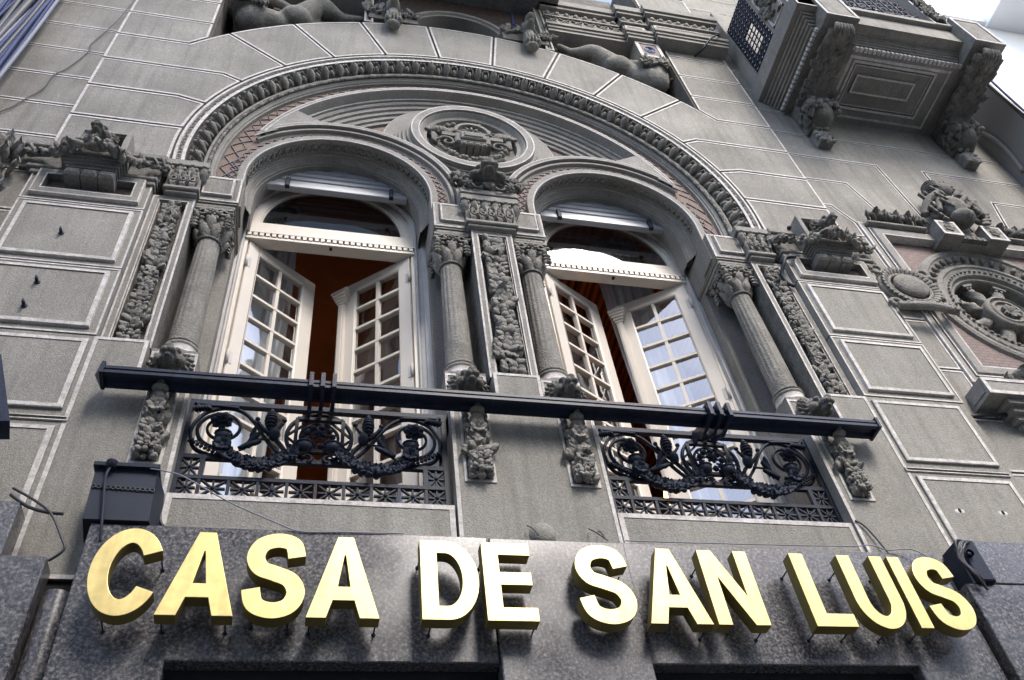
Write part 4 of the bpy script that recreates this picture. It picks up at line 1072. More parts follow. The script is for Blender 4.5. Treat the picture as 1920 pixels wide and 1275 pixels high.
    fb = MB(); leafpanel(fb, x0 - .02, x1 + .02, 3.93, 4.05, -.02, 80 + s, 0, 2); fb.box(x0, x1, -.01, .3, 3.93, 4.05, 0); part('foliage_bracket', fb, 'stone', pal)

def figure(name, pts, rads, edges, s, label, extra):
    b = MB()
    for i, (p, q) in enumerate(zip(pts, rads)):
        r_ = q if isinstance(q, tuple) else (q, q)
        b.ell(p, (r_[0], r_[1], r_[0]), None, 0, 14, 10)
    for i, j in edges:
        p, q = Vector(pts[i]), Vector(pts[j]); ri = min(rads[i]) if isinstance(rads[i], tuple) else rads[i]; rj = min(rads[j]) if isinstance(rads[j], tuple) else rads[j]
        n_ = 7; bul = .10 if (i, j) in ((4, 5), (11, 12)) else 0
        b.tube([p.lerp(q, k / n_) for k in range(n_ + 1)], [(ri + (rj - ri) * k / n_) * (1 + bul * 2 * math.sin(PI * min(1, k / n_ * 1.5))) for k in range(n_ + 1)], 14)
    for c, rr in extra: b.ell(c, rr, None, 0, 14, 10)
    b = remeshed(b, .010, 6)
    root = b.build(name, 'stone', None); tag(root, label, 'statue', 'reclining statues above the big arch')
    return root
#        0 head 1 neck 2 chest 3 pelvis 4 knee 5 ankle 6 toe 7 shoulder 8 elbow 9 hand 10 waist 11 knee2 12 ankle2 13 toe2
LP = [(-1.985, .20, 4.22), (-1.90, .18, 4.13), (-1.735, .13, 3.93), (-1.40, .14, 4.03), (-1.225, .06, 4.27), (-1.00, .12, 4.20), (-.86, .08, 4.175), (-1.80, .06, 4.06), (-1.64, .02, 4.16), (-1.45, .05, 4.09), (-1.53, .14, 3.94), (-1.19, .24, 4.17), (-.99, .25, 4.18), (-.87, .2, 4.17)]
RD = [.085, .06, (.15, .13), (.155, .13), .085, .048, .028, .075, .05, .032, (.115, .10), .08, .045, .026]
ED = [(0, 1), (1, 2), (2, 10), (10, 3), (3, 4), (4, 5), (5, 6), (2, 7), (7, 8), (8, 9), (3, 11), (11, 12), (12, 13)]
stl = figure('reclining_statue', LP, RD, ED, -1, 'reclining nude stone figure on the left shoulder of the big arch, knee raised', [((-1.40, .08, 3.99), (.13, .10, .11)), ((-1.24, .08, 4.27), (.06, .06, .06)), ((-1.99, .18, 4.25), (.085, .10, .11))])
hb = MB(); r = random.Random(6)
for k in range(40): a = r.uniform(0, 2 * PI); b_ = r.uniform(-.6, 1.3); hb.ell((-2.0 + .085 * math.cos(a) * math.cos(b_), .17 + .10 * math.sin(a) * math.cos(b_), 4.27 + .10 * math.sin(b_)), r.uniform(.018, .032), None, 0, 6, 5)
part('hair', hb, 'stone_dark', stl)
RP = [(-x, y, z) for x, y, z in LP]
RP[4] = (1.29, .08, 4.22); RP[5] = (1.06, .12, 4.25); RP[6] = (.94, .08, 4.27); RP[8] = (1.70, .03, 3.99); RP[9] = (1.57, .05, 4.06); RP[0] = (2.0, .12, 4.10); RP[1] = (1.93, .13, 4.03); RP[2] = (1.78, .12, 3.86); RP[7] = (1.84, .05, 3.98); RP[10] = (1.64, .13, 3.91); RP[3] = (1.47, .13, 4.03); RP[11] = (1.25, .22, 4.2)
stt = figure('reclining_statue', RP, RD, ED, 1, 'reclining nude stone figure on the right shoulder of the big arch, seen feet first', [((1.46, .07, 3.99), (.13, .10, .11)), ((2.0, .12, 4.12), (.08, .09, .10))])
hb = MB()
for k in range(60): t = r.uniform(0, 1); hb.ell((2.0 + r.uniform(-.05, .06), .10 + r.uniform(-.07, .07), 4.18 - .30 * t), r.uniform(.018, .032), None, 0, 6, 5)
part('hair', hb, 'stone_dark', stt)
# ================================================================== windows
def xf(mb, hinge, ang_, z0=0.):
    c, s_ = math.cos(ang_), math.sin(ang_)
    mb.v = [(hinge[0] + x * c - y * s_, hinge[1] + x * s_ + y * c, z) for x, y, z in mb.v]
    return mb
GT, GB, PH = 1.118, -.882, .2
def leafdoor(hinge, ang_, w_, flip, parent, astragal):
    """door leaf from hinge along +x local; street side is -y when flip is False"""
    f = 1 if not flip else -1
    mb = MB(); T = .022
    def bx(x0, x1, z0, z1, t=T): mb.bbox(x0, x1, -t, t, z0, z1, .0035)
    s0, s1 = .075, w_ - .088
    bx(0, s0, -1.19, 1.195); bx(s1, w_, -1.19, 1.195); bx(s0, s1, GT, 1.195); bx(s0, s1, -1.19, GB); 
    mb.frame(rect(s0, s1, GB, GT), [(0, -.022), (0, -.024), (.010, -.018), (.012, -.004)], [0, 0, 0]); mb.frame(rect(s0, s1, GB, GT), [(0, .022), (0, .024), (.010, .018), (.012, .004)], [0, 0, 0])
    xm = (s0 + s1) / 2; mb.box(xm - .011, xm + .011, -.014, .014, GB, GT)
    for k in range(1, 10): z = GB + PH * k; mb.box(s0 + .001, s1 - .001, -.0165, .0165, z - .010, z + .010)
    mb.frame(rect(s0 + .02, s1 - .02, -1.15, -.92), [(0, -.0225), (0, -.03), (.012, -.03), (.02, -.0225)], [0, 0, 0]) 
    if astragal:
        y = -.045 * f if False else -.03 * f
        ys = sorted((-.022 * f, -.048 * f))
        mb.box(w_ - .028, w_ + .016, *ys, -1.19, .99); mb.box(w_ - .018, w_ + .006, *sorted((-.048 * f, -.054 * f)), -1.19, .985)
        for k, e in enumerate((.002, .010, .018, .026)): mb.box(w_ - .032 - e, w_ + .020 + e, *sorted((-.02 * f, (-.052 - e) * f)), .99 + .022 * k, .99 + .022 * (k + 1) - (0 if k == 3 else .0))
        mb.box(w_ - .066, w_ + .052, *sorted((-.02 * f, -.086 * f)), 1.078, 1.10)
    xf(mb, hinge, ang_); o = part('door_leaf', mb, 'wood', parent)
    for z in (-.85, .10, .98):
        hm = MB(); hm.tube([(0.0, -.026 * f, z - .05), (0.0, -.026 * f, z + .05)], .009, 8); hm.box(.002, .03, *sorted((-.0225 * f, -.0245 * f)), z - .045, z + .045); xf(hm, hinge, ang_); part('hinge', hm, 'casing', o)
    for c, (a, b) in enumerate(((s0 + .010, xm - .011), (xm + .011, s1 - .010))):
        for k in range(10):
            pm = MB(); z = GB + PH * k; tl = rnd.uniform(-.0015, .0015)
            pm.add([(a, tl, z + .010), (b, -tl, z + .010), (b, -tl * .5, z + PH - .010), (a, tl * .5, z + PH - .010)], [(0, 1, 2, 3)]); xf(pm, hinge, ang_)
            part('pane', pm, 'glass', o)
    return o
def window(cx, label, Lh, La, Lw, Rh, Ra, Rw):
    root = empty('french_window', (cx, .46, -1.2), label, 'window', 'arched french windows')
    mb = MB(); HW = .530
    for s in (-1, 1): mb.box(*sorted((cx + s * .512, cx + s * .565)), .44, .52, -1.25, 1.20)
    fr = part('frame', mb, 'wood', root)
    cs = MB()
    stilt(cs, cx, 1.41, -1.25, [(.64, .40), (.62, .385), (.605, .385), (.600, .395), (.575, .400), (.572, .418), (.552, .420), (.545, .412), (.535, .412), (.531, .44), (.530, .47)], 0, 0, 180, 40)
    part('casing', cs, 'casing', root)
    fl = MB()
    fl.arc(cx, 1.40, [(.532, .50), (.531, .445), (.50, .440), (.470, .440), (.462, .452), (.452, .450), (.446, .456), (.443, .462)], 0, 180, 48, 0, False)
    fl.box(cx - .53, cx + .53, .438, .50, 1.272, 1.397)
    fo = part('fanlight_frame', fl, 'wood', root)
    pm = MB(); pts = arcp(cx, 1.40, .446, 0, 180, 40); pm.add([(x, .4485, z) for x, z in pts], [tuple(range(len(pts)))]); part('pane', pm, 'glass_dark', fo)
    tr = MB(); tr.box(cx - .531, cx + .531, .425, .505, 1.20, 1.222); tr.box(cx - .531, cx + .531, .437, .505, 1.222, 1.258); tr.box(cx - .535, cx + .535, .418, .505, 1.258, 1.272)
    n = 28
    for k in range(n): x = cx - .53 + 1.06 * (k + .18) / n; tr.box(x, x + .0245, .4195, .437, 1.226, 1.256)
    tr.box(cx - .012, cx + .006, .44, .46, 1.19, 1.1999, 1)
    part('transom', tr, ['wood', 'iron'], root)
    leafdoor(Lh, La, Lw, False, root, False)
    leafdoor(Rh, Ra, Rw, True, root, True)
    return root
window(-.953, 'left arched french window, both leaves swung open, bright panes on its left leaf', (-1.465, .465), math.atan2(.298, .42), .515, (-.4405, .465), math.atan2(.308, -.395), .50)
window(.953, 'right arched french window with sky reflected in its fanlight, leaves open', (.452, .466), math.atan2(.245, .435), .50, (1.470, .455), math.atan2(.258, -.433), .505)
# roller shutters hanging in the arches
for s, lb in ((-1, 'silver roller shutter rolled up in the left window arch'), (1, 'silver roller shutter rolled up in the right window arch')):
    root = empty('roller_shutter', (s * .942, .33, 1.70), lb, 'shutter', 'roller shutters in the window arches')
    cx = s * .942; k = 0; z = 1.735; sl = MB()
    while z < 1.99:
        for q in (0,):
            h = .052; hw = math.sqrt(max(.552 ** 2 - (z - 1.44) ** 2, .0001)) + .035
            if hw > .05: sl.frame([(cx - hw, z), (cx + hw, z), (cx + hw, z + h - .002), (cx - hw, z + h - .002)], [(0, .36), (0, .340), (.008, .328)], [0, 0], 0)
        z += .057
    part('slats', sl, 'shutter', root)
    bb = MB(); bb.bbox(cx - .468, cx + .468, .318, .362, 1.686, 1.730, .004); part('bottom_bar', bb, 'shutter', root)
    for t in (-.33, .36):
        cl = MB(); cl.bbox(cx + t - .014, cx + t + .014, .300, .33, 1.672, 1.775, .003); part('clip', cl, 'steel', root)
# ---- room behind the windows
mb = MB()
mb.box(-3.3, 4.8, 4.6, 4.8, -1.5, 3.2, 0); mb.box(-3.4, -3.3, .62, 4.8, -1.5, 3.2, 0); mb.box(4.8, 4.9, .62, 4.8, -1.5, 3.2, 0); mb.box(-.05, .05, .7, 4.6, -1.5, 3.2, 0)
# wall inside face with the two arched openings
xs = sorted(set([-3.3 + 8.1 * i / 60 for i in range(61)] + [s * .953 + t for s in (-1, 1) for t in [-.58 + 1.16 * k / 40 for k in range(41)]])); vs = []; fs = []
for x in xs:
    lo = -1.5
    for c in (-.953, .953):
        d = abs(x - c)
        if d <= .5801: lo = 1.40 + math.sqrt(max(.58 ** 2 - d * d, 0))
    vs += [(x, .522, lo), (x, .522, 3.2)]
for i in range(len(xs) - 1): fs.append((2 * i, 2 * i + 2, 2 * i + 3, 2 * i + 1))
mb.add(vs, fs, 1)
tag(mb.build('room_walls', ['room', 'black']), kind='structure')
mb = MB(); mb.box(-3.4, 0, .52, 4.8, 2.75, 2.85, 1); mb.box(0, 4.9, .52, 4.8, 2.75, 2.85, 0)
for k in range(12): mb.box(.1 + .38 * k, .2 + .38 * k, .6, 4.6, 2.68, 2.749, 0)
tag(mb.build('room_ceiling', ['timber', 'room']), kind='structure')
mb = MB(); mb.box(-3.4, 4.9, .30, 4.8, -1.45, -1.27, 0); tag(mb.build('room_floor', ['timber']), kind='structure')
def curtain(x0, x1, y, z0, z1, amp, lb, seed):
    mb = MB(); n = 70; r = random.Random(seed); ph = r.uniform(0, 6); vs = []; fs = []; rowsn = 8
    for side in (0, 1):
        for j in range(rowsn + 1):
            for i in range(n + 1):
                t = i / n; x = x0 + (x1 - x0) * t; w_ = amp * (math.sin(t * 34 + ph + .3 * math.sin(j * .8)) + .4 * math.sin(t * 61 + ph * 2))
                vs.append((x + .02 * math.sin(j * .7 + t * 4), y + w_ + side * .004, z0 + (z1 - z0) * j / rowsn))
    K = (n + 1) * (rowsn + 1)
    for side in (0, 1):
        for j in range(rowsn):
            for i in range(n): a = side * K + j * (n + 1) + i; fs.append((a, a + 1, a + n + 2, a + n + 1))
    mb.add(vs, fs, 0, True); o = mb.build('curtain', 'curtain'); tag(o, lb, 'curtain', 'white curtains inside the windows'); return o
curtain(1.08, 1.46, .84, -1.25, 2.3, .030, 'white curtain hanging behind the right leaf of the right window', 1)
curtain(-1.62, -1.20, .84, -1.25, 2.3, .03, 'white curtain hanging behind the left leaf of the left window', 2)
lp = empty('table_lamp', (1.42, 1.3, -.25), 'small lit orange lamp inside the right window', 'lamp')
mb = MB(); mb.rev(1.42, 1.3, 0, [(.11, .02), (.07, .24)], 20); part('lamp_shade', mb, 'lamp', lp)
mb = MB(); mb.rev(1.42, 1.3, -.27, [(.0, 0), (.07, 0), (.02, .04), (.015, .30), (.0, .31)], 14); part('lamp_base', mb, 'wood', lp)
for nm, loc, pw_ in (("lamp_light", (1.42, 1.3, .05), 5.), ("room_light", (-1.6, 3.2, .9), 3.5)):
    ld = bpy.data.lights.new(nm, 'POINT'); ld.energy = pw_; ld.color = (1, .58, .30); ld.shadow_soft_size = .12
    lo = bpy.data.objects.new(nm, ld); lo.location = loc; COL.objects.link(lo)
mb = MB(); mb.box(1.15, 1.7, 1.05, 1.6, -.33, -.29); 
for x in (1.18, 1.67):
    for y in (1.08, 1.57): mb.box(x - .02, x + .02, y - .02, y + .02, -1.27, -.33)
tag(mb.build('side_table', 'timber'), 'dark wooden side table under the small lit lamp', 'table')

# ================================================================== handrail
hr = MB()
Y0, Y1, Z0, Z1 = -.130, -.035, -.694, -.640
# profile swept along x: front face, sloped top with raised ridge, underside
pr = [(Y0, Z0), (Y0, Z0 + .016), (Y0 + .005, Z0 + .018), (Y0 + .005, Z0 + .024), (Y0, Z0 + .026), (Y0, Z1 - .012), (Y0 + .006, Z1 - .006), (Y0 + .018, Z1 - .004), (Y0 + .020, Z1 + .004), (Y0 + .045, Z1 + .010), (Y1 - .03, Z1 + .010), (Y1, Z1), (Y1, Z0), (Y1 - .02, Z0 - .001), (Y1 - .03, Z0 + .014), (Y0 + .03, Z0 + .014), (Y0 + .02, Z0 - .001)]
xa, xb = -1.850, 1.816; n = len(pr)
hr.add([(xa, y, z) for y, z in pr] + [(xb, y, z) for y, z in pr], [(i, (i + 1) % n, n + (i + 1) % n, n + i) for i in range(n)] + [tuple(range(n)), tuple(range(n, 2 * n))])
rail = hr.build('handrail', 'rail'); tag(rail, 'long blue-black painted handrail running across both windows', 'handrail')
for s in (-1, 1):
    cp = MB(); xo_ = 1.850 if s < 0 else 1.816; X0, X1 = s * xo_, s * (xo_ + .029)
    a = [(X0, Y0 - .006, Z0 - .006), (X0, Y1 + .006, Z0 - .006), (X0, Y1 + .006, Z1 + .014), (X0, Y0 - .006, Z1 + .006)]; b = [(s * (xo_ + .015), y, z) for x, y, z in a]; tip = (s * (xo_ + .042), (Y0 + Y1) / 2, (Z0 + Z1) / 2)
    cp.add(a + b + [tip], [(0, 1, 5, 4), (1, 2, 6, 5), (2, 3, 7, 6), (3, 0, 4, 7), (4, 5, 8), (5, 6, 8), (6, 7, 8), (7, 4, 8), (3, 2, 1, 0)])
    part('end_cap', cp, 'rail', rail)
for cx in (-.945, .945):
    for k in (-1, 0, 1):
        fb = MB(); x = cx + k * .050
        P_ = [(-.158, Z0 - .02), (-.158, Z1 + .010), (-.100, Z1 + .018), (-.10, Z1 + .006), (-.135, Z1 + .0), (-.135, Z0 - .004), (-.03, Z0 - .004), (.0, Z0 + .04), (.066, Z0 + .06), (.096, Z0 + .05), (.09, Z0 + .02), (.02, Z0 - .01), (-.02, Z0 - .035)]
        m_ = len(P_); fb.add([(x - .009, y, z) for y, z in P_] + [(x + .009, y, z) for y, z in P_], [(i, (i + 1) % m_, m_ + (i + 1) % m_, m_ + i) for i in range(m_)] + [tuple(range(m_)), tuple(range(m_, 2 * m_))])
        part('strap', fb, 'rail', rail)

# ================================================================== balcony grilles
def grille(cx, label):
    root = empty('balcony_grille', (cx, .08, -1.2), label, 'railing', 'black iron window grilles'); hw = .575; y = .08
    D = .022
    f = MB()
    f.box(cx - hw, cx + hw, y - .014, y + .014, -.648, -.622); 
    for s in (-1, 1): f.box(*sorted((cx + s * (hw - .022), cx + s * hw)), y - .0145, y + .0145, -1.2, -.6225)
    part('frame_bars', f, 'iron', root)
    b = MB()
    b.box(cx - hw + .022, cx + hw - .022, y - .011, y + .011, -.966, -.944); b.box(cx - hw + .022, cx + hw - .022, y - .012, y + .012, -1.078, -1.060); b.box(cx - hw + .022, cx + hw - .022, y - .011, y + .011, -1.180, -1.164)
    xs_ = [cx - hw + .022, cx - .47, ] + [cx - .47 + .94 * k / 8 for k in range(1, 8)] + [cx + .47, cx + hw - .022]
    for x in xs_[1:-1]: b.box(x - .0065, x + .0065, y - .0105, y + .0105, -1.164, -1.060)
    for s in (-1, 1): b.box(*sorted((cx + s * .460, cx + s * .480)), y - .0106, y + .0106, -1.062, -.966)
    def star(x0, x1, z0, z1):
        c = ((x0 + x1) / 2, (z0 + z1) / 2)
        for (p, q) in (((x0, z0), (x1, z1)), ((x0, z1), (x1, z0))): b.bar((p[0], y, p[1]), (q[0], y, q[1]), .0065, .014)
        b.box(c[0] - .004, c[0] + .004, y - .007, y + .007, z0, z1); b.box(x0, x1, y - .0065, y + .0065, c[1] - .004, c[1] + .004); b.ell((c[0], y - .008, c[1]), (.009, .008, .009), None, 0, 6, 5)
    for a_, c_ in zip(xs_, xs_[1:]): star(a_ + (.0 if a_ == xs_[0] else .01), c_ - .01 + (.01 if c_ == xs_[-1] else 0), -1.164, -1.078)
    for s in (-1, 1): star(*sorted((cx + s * .48, cx + s * (hw - .022))), -1.062, -.966)
    part('star_lattice', b, 'iron', root)
    sc = MB()
    for s in (-1, 1):
        # big spiral: from the centre bottom up over the top to the outer side and inwards
        ex, ez = cx + s * .42, -.795
        pts = [(cx + s * .115, -.945), (cx + s * .17, -.905), (cx + s * .225, -.835), (cx + s * .285, -.735), (cx + s * .345, -.672), (cx + s * .42, -.657), (cx + s * .495, -.69), (cx + s * .535, -.755), (cx + s * .545, -.82), (cx + s * .52, -.90), (cx + s * .46, -.935), (cx + s * .40, -.945)]
        sc.tube([(x, y, z) for x, _, z in smoothpath([(x, 0, z) for x, z in pts], 5)], .0090, 6, 0, True, (1, 1.2))
        sp = []
        for k in range(44):
            t = -PI / 2 - .5 + k * .245; rr = .112 - .0016 * k; sp.append((cx + s * (.42 + rr * math.cos(t)), y - .004 - .0004 * k, -.793 + rr * math.sin(t)))
        sc.tube(sp, [.0095 - .00008 * k for k in range(44)], 6, 0, True, (1, 1.2))
        # small bracket curls near the corners
        sc.tube([(x, y - .01, z) for x, _, z in smoothpath([(cx + s * .36, 0, -.66), (cx + s * .47, 0, -.655), (cx + s * .525, 0, -.665), (cx + s * .545, 0, -.645)], 4)], [.008] * 12 + [.012], 5)
        for k in range(6): sc.leaf((cx + s * (.47 + .012 * k), y - .006, -.668 - .004 * k), (s, -.3, -.2 + .1 * k), (0, -1, 0), .035, .011, .8, 0, 2, 4)
        for k in range(8): sc.leaf((cx + s * (.545 - .017 * k), y - .006, -.86 - .0095 * k), (s * -.6, -.3, -.8), (0, -1, 0), .040, .013, .8, 0, 2, 4)
        # leaf spray from the spiral to the middle
        for k in range(3): sc.leaf((cx + s * (.335 - .02 * k), y - .01, -.90 + .008 * k), (-s * (1.0 - .38 * k), -.15, .25 + .38 * k), (0, -1, 0), .105, .010, .3, 0, 3, 7)
        sc.tube(smoothpath([(cx + s * .335, y - .01, -.90), (cx + s * .27, y - .015, -.85), (cx + s * .21, y - .02, -.85)], 4), [.010, .010, .009, .008, .007, .006, .006, .007, .009], 5)
        sc.tube(smoothpath([(cx + s * .12, y, -.94), (cx + s * .15, y, -.88), (cx + s * .185, y, -.83)], 4), .011, 6)
    part('scrollwork', sc, 'iron', root)
    # centre medallion: ring, square and rosette field
    m_ = MB(); q = (cx, -.805)
    def ring(R, rr, yy=y): m_.tube([(q[0] + R * math.cos(k * PI / 18), yy, q[1] + R * math.sin(k * PI / 18)) for k in range(36)], rr, 6, 0, True, (1, 1.2), True)
    ring(.143, .010); ring(.083, .008)
    for a_, b_ in (((-.102, -.895), (.102, -.895)), ((.102, -.895), (.102, -.70)), ((.102, -.70), (-.102, -.70)), ((-.102, -.70), (-.102, -.895))): m_.bar((cx + a_[0], y - .006, a_[1]), (cx + b_[0], y - .006, b_[1]), .016, .02)
    for a_, b_ in (((-.145, -.80), (0, -.655)), ((0, -.655), (.145, -.80)), ((.145, -.80), (0, -.945)), ((0, -.945), (-.145, -.80))): m_.bar((cx + a_[0], y + .004, a_[1]), (cx + b_[0], y + .004, b_[1]), .008, .012)
    for k in range(9): a_ = 2 * PI * k / 9; m_.ell((q[0] + .056 * math.cos(a_), y - .01, q[1] + .056 * math.sin(a_)), (.017, .014, .017), None, 0, 7, 5); m_.bar((q[0] + .03 * math.cos(a_ + .3), y, q[1] + .03 * math.sin(a_ + .3)), (q[0] + .08 * math.cos(a_ + .3), y, q[1] + .08 * math.sin(a_ + .3)), .006, .008)
    m_.rosette((q[0], y - .02, q[1]), (0, -1, 0), .034)
    part('centre_medallion', m_, 'iron', root)
    r = random.Random(17)
    for s in (-1, 1):
        g = MB()
        path = smoothpath([(cx + s * .41, 0, -.905), (cx + s * .375, 0, -.955), (cx + s * .31, 0, -.995), (cx + s * .24, 0, -1.010), (cx + s * .17, 0, -.985), (cx + s * .115, 0, -.945), (cx + s * .10, 0, -.92)], 7)
        for i, p in enumerate(path):
            t = i / len(path); R = .017 + .012 * math.sin(PI * t)
            for k in range(3): g.ell((p.x + r.uniform(-.012, .012), y - .022 + r.uniform(-.014, .01), p.z + r.uniform(-.013, .013)), R * r.uniform(.36, .66), None, 0, 6, 5)
            for q_ in range(2): a_ = r.uniform(0, 2 * PI); g.leaf((p.x, y - .02, p.z), (math.cos(a_), -.3, math.sin(a_)), (0, -1, 0), .045, .014, .9, 0, 2, 5)
        for (x, z) in ((.06, -.885), (.405, -.855)):   # cups holding the garland
            g.ell((cx + s * x, y - .03, z), (.036, .03, .030), None, 0, 10, 7); g.tube([(cx + s * x + .034 * math.cos(k * PI / 6), y - .03 + .028 * math.sin(k * PI / 6), z + .016) for k in range(12)], .006, 5, 0, True, None, True)
        for k in range(5): g.leaf((cx + s * .40, y - .03, -.91), (math.cos(k * 1.26), -.2, math.sin(k * 1.26)), (0, -1, 0), .05, .018, .9, 0, 2, 5)
        g.tube([(cx + s * (.045 + .02 * math.cos(t)), y - .02, -.945 + .02 * math.sin(t)) for t in [k * .6 for k in range(9)]], .006, 5)
        part('garland', g, 'iron', root)
    for s in (-1, 1):
        ro = MB(); ro.rosette((cx + s * .42, y - .03, -.765), (0, -1, -.1), .052, 0, 7); ro.rosette((cx + s * .42, y - .05, -.765), (0, -1, -.1), .03, 0, 6); part('rose', ro, 'iron', root)
        pc = MB(); c = Vector((cx + s * .215, y - .01, -.72))
        for k in range(7): z = -.06 + .0175 * k; rr = .027 * math.sin(PI * (k + .9) / 8.2) + .004; pc.ell(c + Vector((0, 0, -z * -1 + 0)) + Vector((0, 0, 0)), (rr, rr, .008), None, 0, 10, 5)
        pc.ell(c, (.016, .016, .07), None, 0, 8, 8)
        pc.ell(c + Vector((-s * .02, 0, -.085)), (.026, .022, .04), None, 0, 9, 7)
        for d in (-1, 1): pc.tube(smoothpath([c + Vector((0, 0, -.09)), c + Vector((d * .03, 0, -.055)), c + Vector((d * .055, -.005, -.02))], 4), [.011, .011, .010, .010, .009, .009, .008, .008, .008], 6); pc.ell(c + Vector((d * .058, -.006, -.006)), .012, None, 0, 7, 5)
        part('pinecone_finial', pc, 'iron', root)
    return root
grille(-.941, 'black wrought iron grille with roses and garland under the left window')
grille(.941, 'black wrought iron grille with roses and garland under the right window')

# ================================================================== shopfront granite
gs = empty('granite_shopfront', (0, -.1, GZ), 'dark polished granite shopfront cladding behind the brass letters', 'shopfront')
def slab(x0, x1, y0, y1, z0, z1, nm='granite_slab'):
    mb = MB(); mb.bbox(x0, x1, y0, y1, z0, z1, .004); part(nm, mb, 'granite', gs)
def lslab(poly):
    mb = MB(); mb.frame(poly, [(0, .0), (0, -.116), (.004, -.120)], [0, 0], 0); part('granite_slab', mb, 'granite', gs)
BZ = GZ + .2
lslab([(-1.718, BZ), (-1.375, BZ), (-1.375, -2.0), (-.272, -2.0), (-.272, -1.467), (-1.718, -1.467)])
lslab([(.284, -2.0), (1.385, -2.0), (1.385, BZ), (1.735, BZ), (1.735, -1.467), (.284, -1.467)])
slab(-.270, .282, -.142, .0, GZ + .2, -1.486, 'granite_pillar')
for s in (-1, 1):
    slab(*sorted((s * 1.83, s * 2.9)), -.100, .0, GZ + .2, -1.60, 'side_granite'); slab(*sorted((s * 1.976, s * 2.9)), -.104, .0, -1.5995, -1.372, 'side_granite')
mb = MB(); mb.box(-3.3, 4.8, .02, .5, GZ + .14, -1.62, 0)
for x0, x1 in ((-1.375, -.272), (.284, 1.385)):
    mb.box(x0, x1, -.060, .02, -2.05, -2.0006, 0)
part('dark_backing', mb, 'black', gs)
for s in (-1, 1):
    mb = MB(); mb.rev(s * 1.775, -.02, GZ + .15, [(.05, 0), (.05, 3.49 - .15)], 16); part('channel_pipe', mb, 'granite', gs)

# ================================================================== brass letters
T = .061; ZT, ZB = -1.578, -1.908; H = ZT - ZB; ZM = (ZT + ZB) / 2
def stroke(path, t):
    P = [Vector((x, z, 0)) for x, z in path]; L_ = []; R2 = []
    for i, p in enumerate(P):
        d = (P[min(i + 1, len(P) - 1)] - P[max(i - 1, 0)]).normalized(); n_ = Vector((-d.y, d.x, 0)) * t / 2
        L_.append((p + n_)[:2]); R2.append((p - n_)[:2])
    return L_ + R2[::-1]
def S_(x0, x1):
    w_ = (x1 - x0 - T) / 2; c = (x0 + x1) / 2; h = (H + .012 - T) / 2
    cp = [(.93, .50), (.72, .88), (.06, 1.0), (-.66, .86), (-.93, .50), (-.66, .17), (0, .02), (.70, -.16), (1.0, -.52), (.70, -.88), (-.04, -1.0), (-.76, -.84), (-1.0, -.42)]
    pts = smoothpath([(c + u * w_, 0, ZM + v * h) for u, v in cp], 7); return [stroke([(p.x, p.z) for p in pts], T)]
def C_(x0, x1):
    w_ = (x1 - x0 + .012 - T) / 2; c = (x0 + x1) / 2 + .006; h = (H + .012 - T) / 2
    return [stroke([(c + w_ * math.cos(rad(a)), ZM + h * math.sin(rad(a))) for a in range(30, 336, 6)], T)]
def A_(x0, x1):
    c = (x0 + x1) / 2; hw = (x1 - x0) / 2; tw = .028; st = .066
    zc0 = ZB + .068; zc1 = ZB + .068 + .054
    def xe(z): return hw + (tw - hw) * (z - ZB) / H      # outer half width
    def xi(z): return xe(z) - st
    ztop = ZB + H * .80
    out = [(c - hw, ZB), (c - hw + st, ZB), (c - xi(zc0), zc0), (c + xi(zc0), zc0), (c + hw - st, ZB), (c + hw, ZB), (c + tw, ZT), (c - tw, ZT)]
    hole = [(c - xi(zc1), zc1), (c + xi(zc1), zc1), (c + .002, ZB + H * .76), (c - .002, ZB + H * .76)]
    return [out, hole]
def D_(x0, x1):
    w_ = x1 - x0; r_ = H / 2
    out = [(x0, ZB), (x0 + w_ * .45, ZB)] + [(x0 + w_ * .45 + w_ * .55 * math.sin(t), ZM - r_ * math.cos(t)) for t in [PI * k / 20 for k in range(1, 20)]] + [(x0 + w_ * .45, ZT), (x0, ZT)]
    hi = H / 2 - .055; hw = w_ * .55 - .06
    ins = [(x0 + T, ZM - hi), (x0 + w_ * .43, ZM - hi)] + [(x0 + w_ * .43 + (hw + .004) * math.sin(t), ZM - hi * math.cos(t)) for t in [PI * k / 20 for k in range(1, 20)]] + [(x0 + w_ * .43, ZM + hi), (x0 + T, ZM + hi)]
    return [out, ins]
def E__(x0, x1):
    b = .054; m0 = ZM - .018; m1 = m0 + b
    return [[(x0, ZB), (x1, ZB), (x1, ZB + b), (x0 + T, ZB + b), (x0 + T, m0), (x1 - .008, m0), (x1 - .008, m1), (x0 + T, m1), (x0 + T, ZT - b), (x1 - .004, ZT - b), (x1 - .004, ZT), (x0, ZT)]]
def N_(x0, x1):
    a = .056; return [[(x0, ZB), (x0 + a, ZB), (x0 + a, ZB + H * .63), (x1 - a - .004, ZB), (x1, ZB), (x1, ZT), (x1 - a, ZT), (x1 - a, ZB + H * .38), (x0 + a + .004, ZT), (x0, ZT)]]
def L_(x0, x1): return [[(x0, ZB), (x1, ZB), (x1, ZB + .056), (x0 + T, ZB + .056), (x0 + T, ZT), (x0, ZT)]]
def U_s(x0, x1):
    w_ = (x1 - x0) / 2; c = (x0 + x1) / 2; rb = .13
    o = [(x0, ZT)] + [(c - w_ * math.cos(t), ZB - .006 + rb - rb * math.sin(t)) for t in [PI * k / 20 for k in range(21)]] + [(x1, ZT), (x1 - .058, ZT)]
    i = [(c + (w_ - .058) * math.cos(t), ZB - .006 + rb - (rb - .056) * math.sin(t)) for t in [PI * k / 20 for k in range(21)]]
    return [o + i + [(x0 + .058, ZT)]]
def I_(x0, x1): return [[(x0, ZB), (x1, ZB), (x1, ZT), (x0, ZT)]]
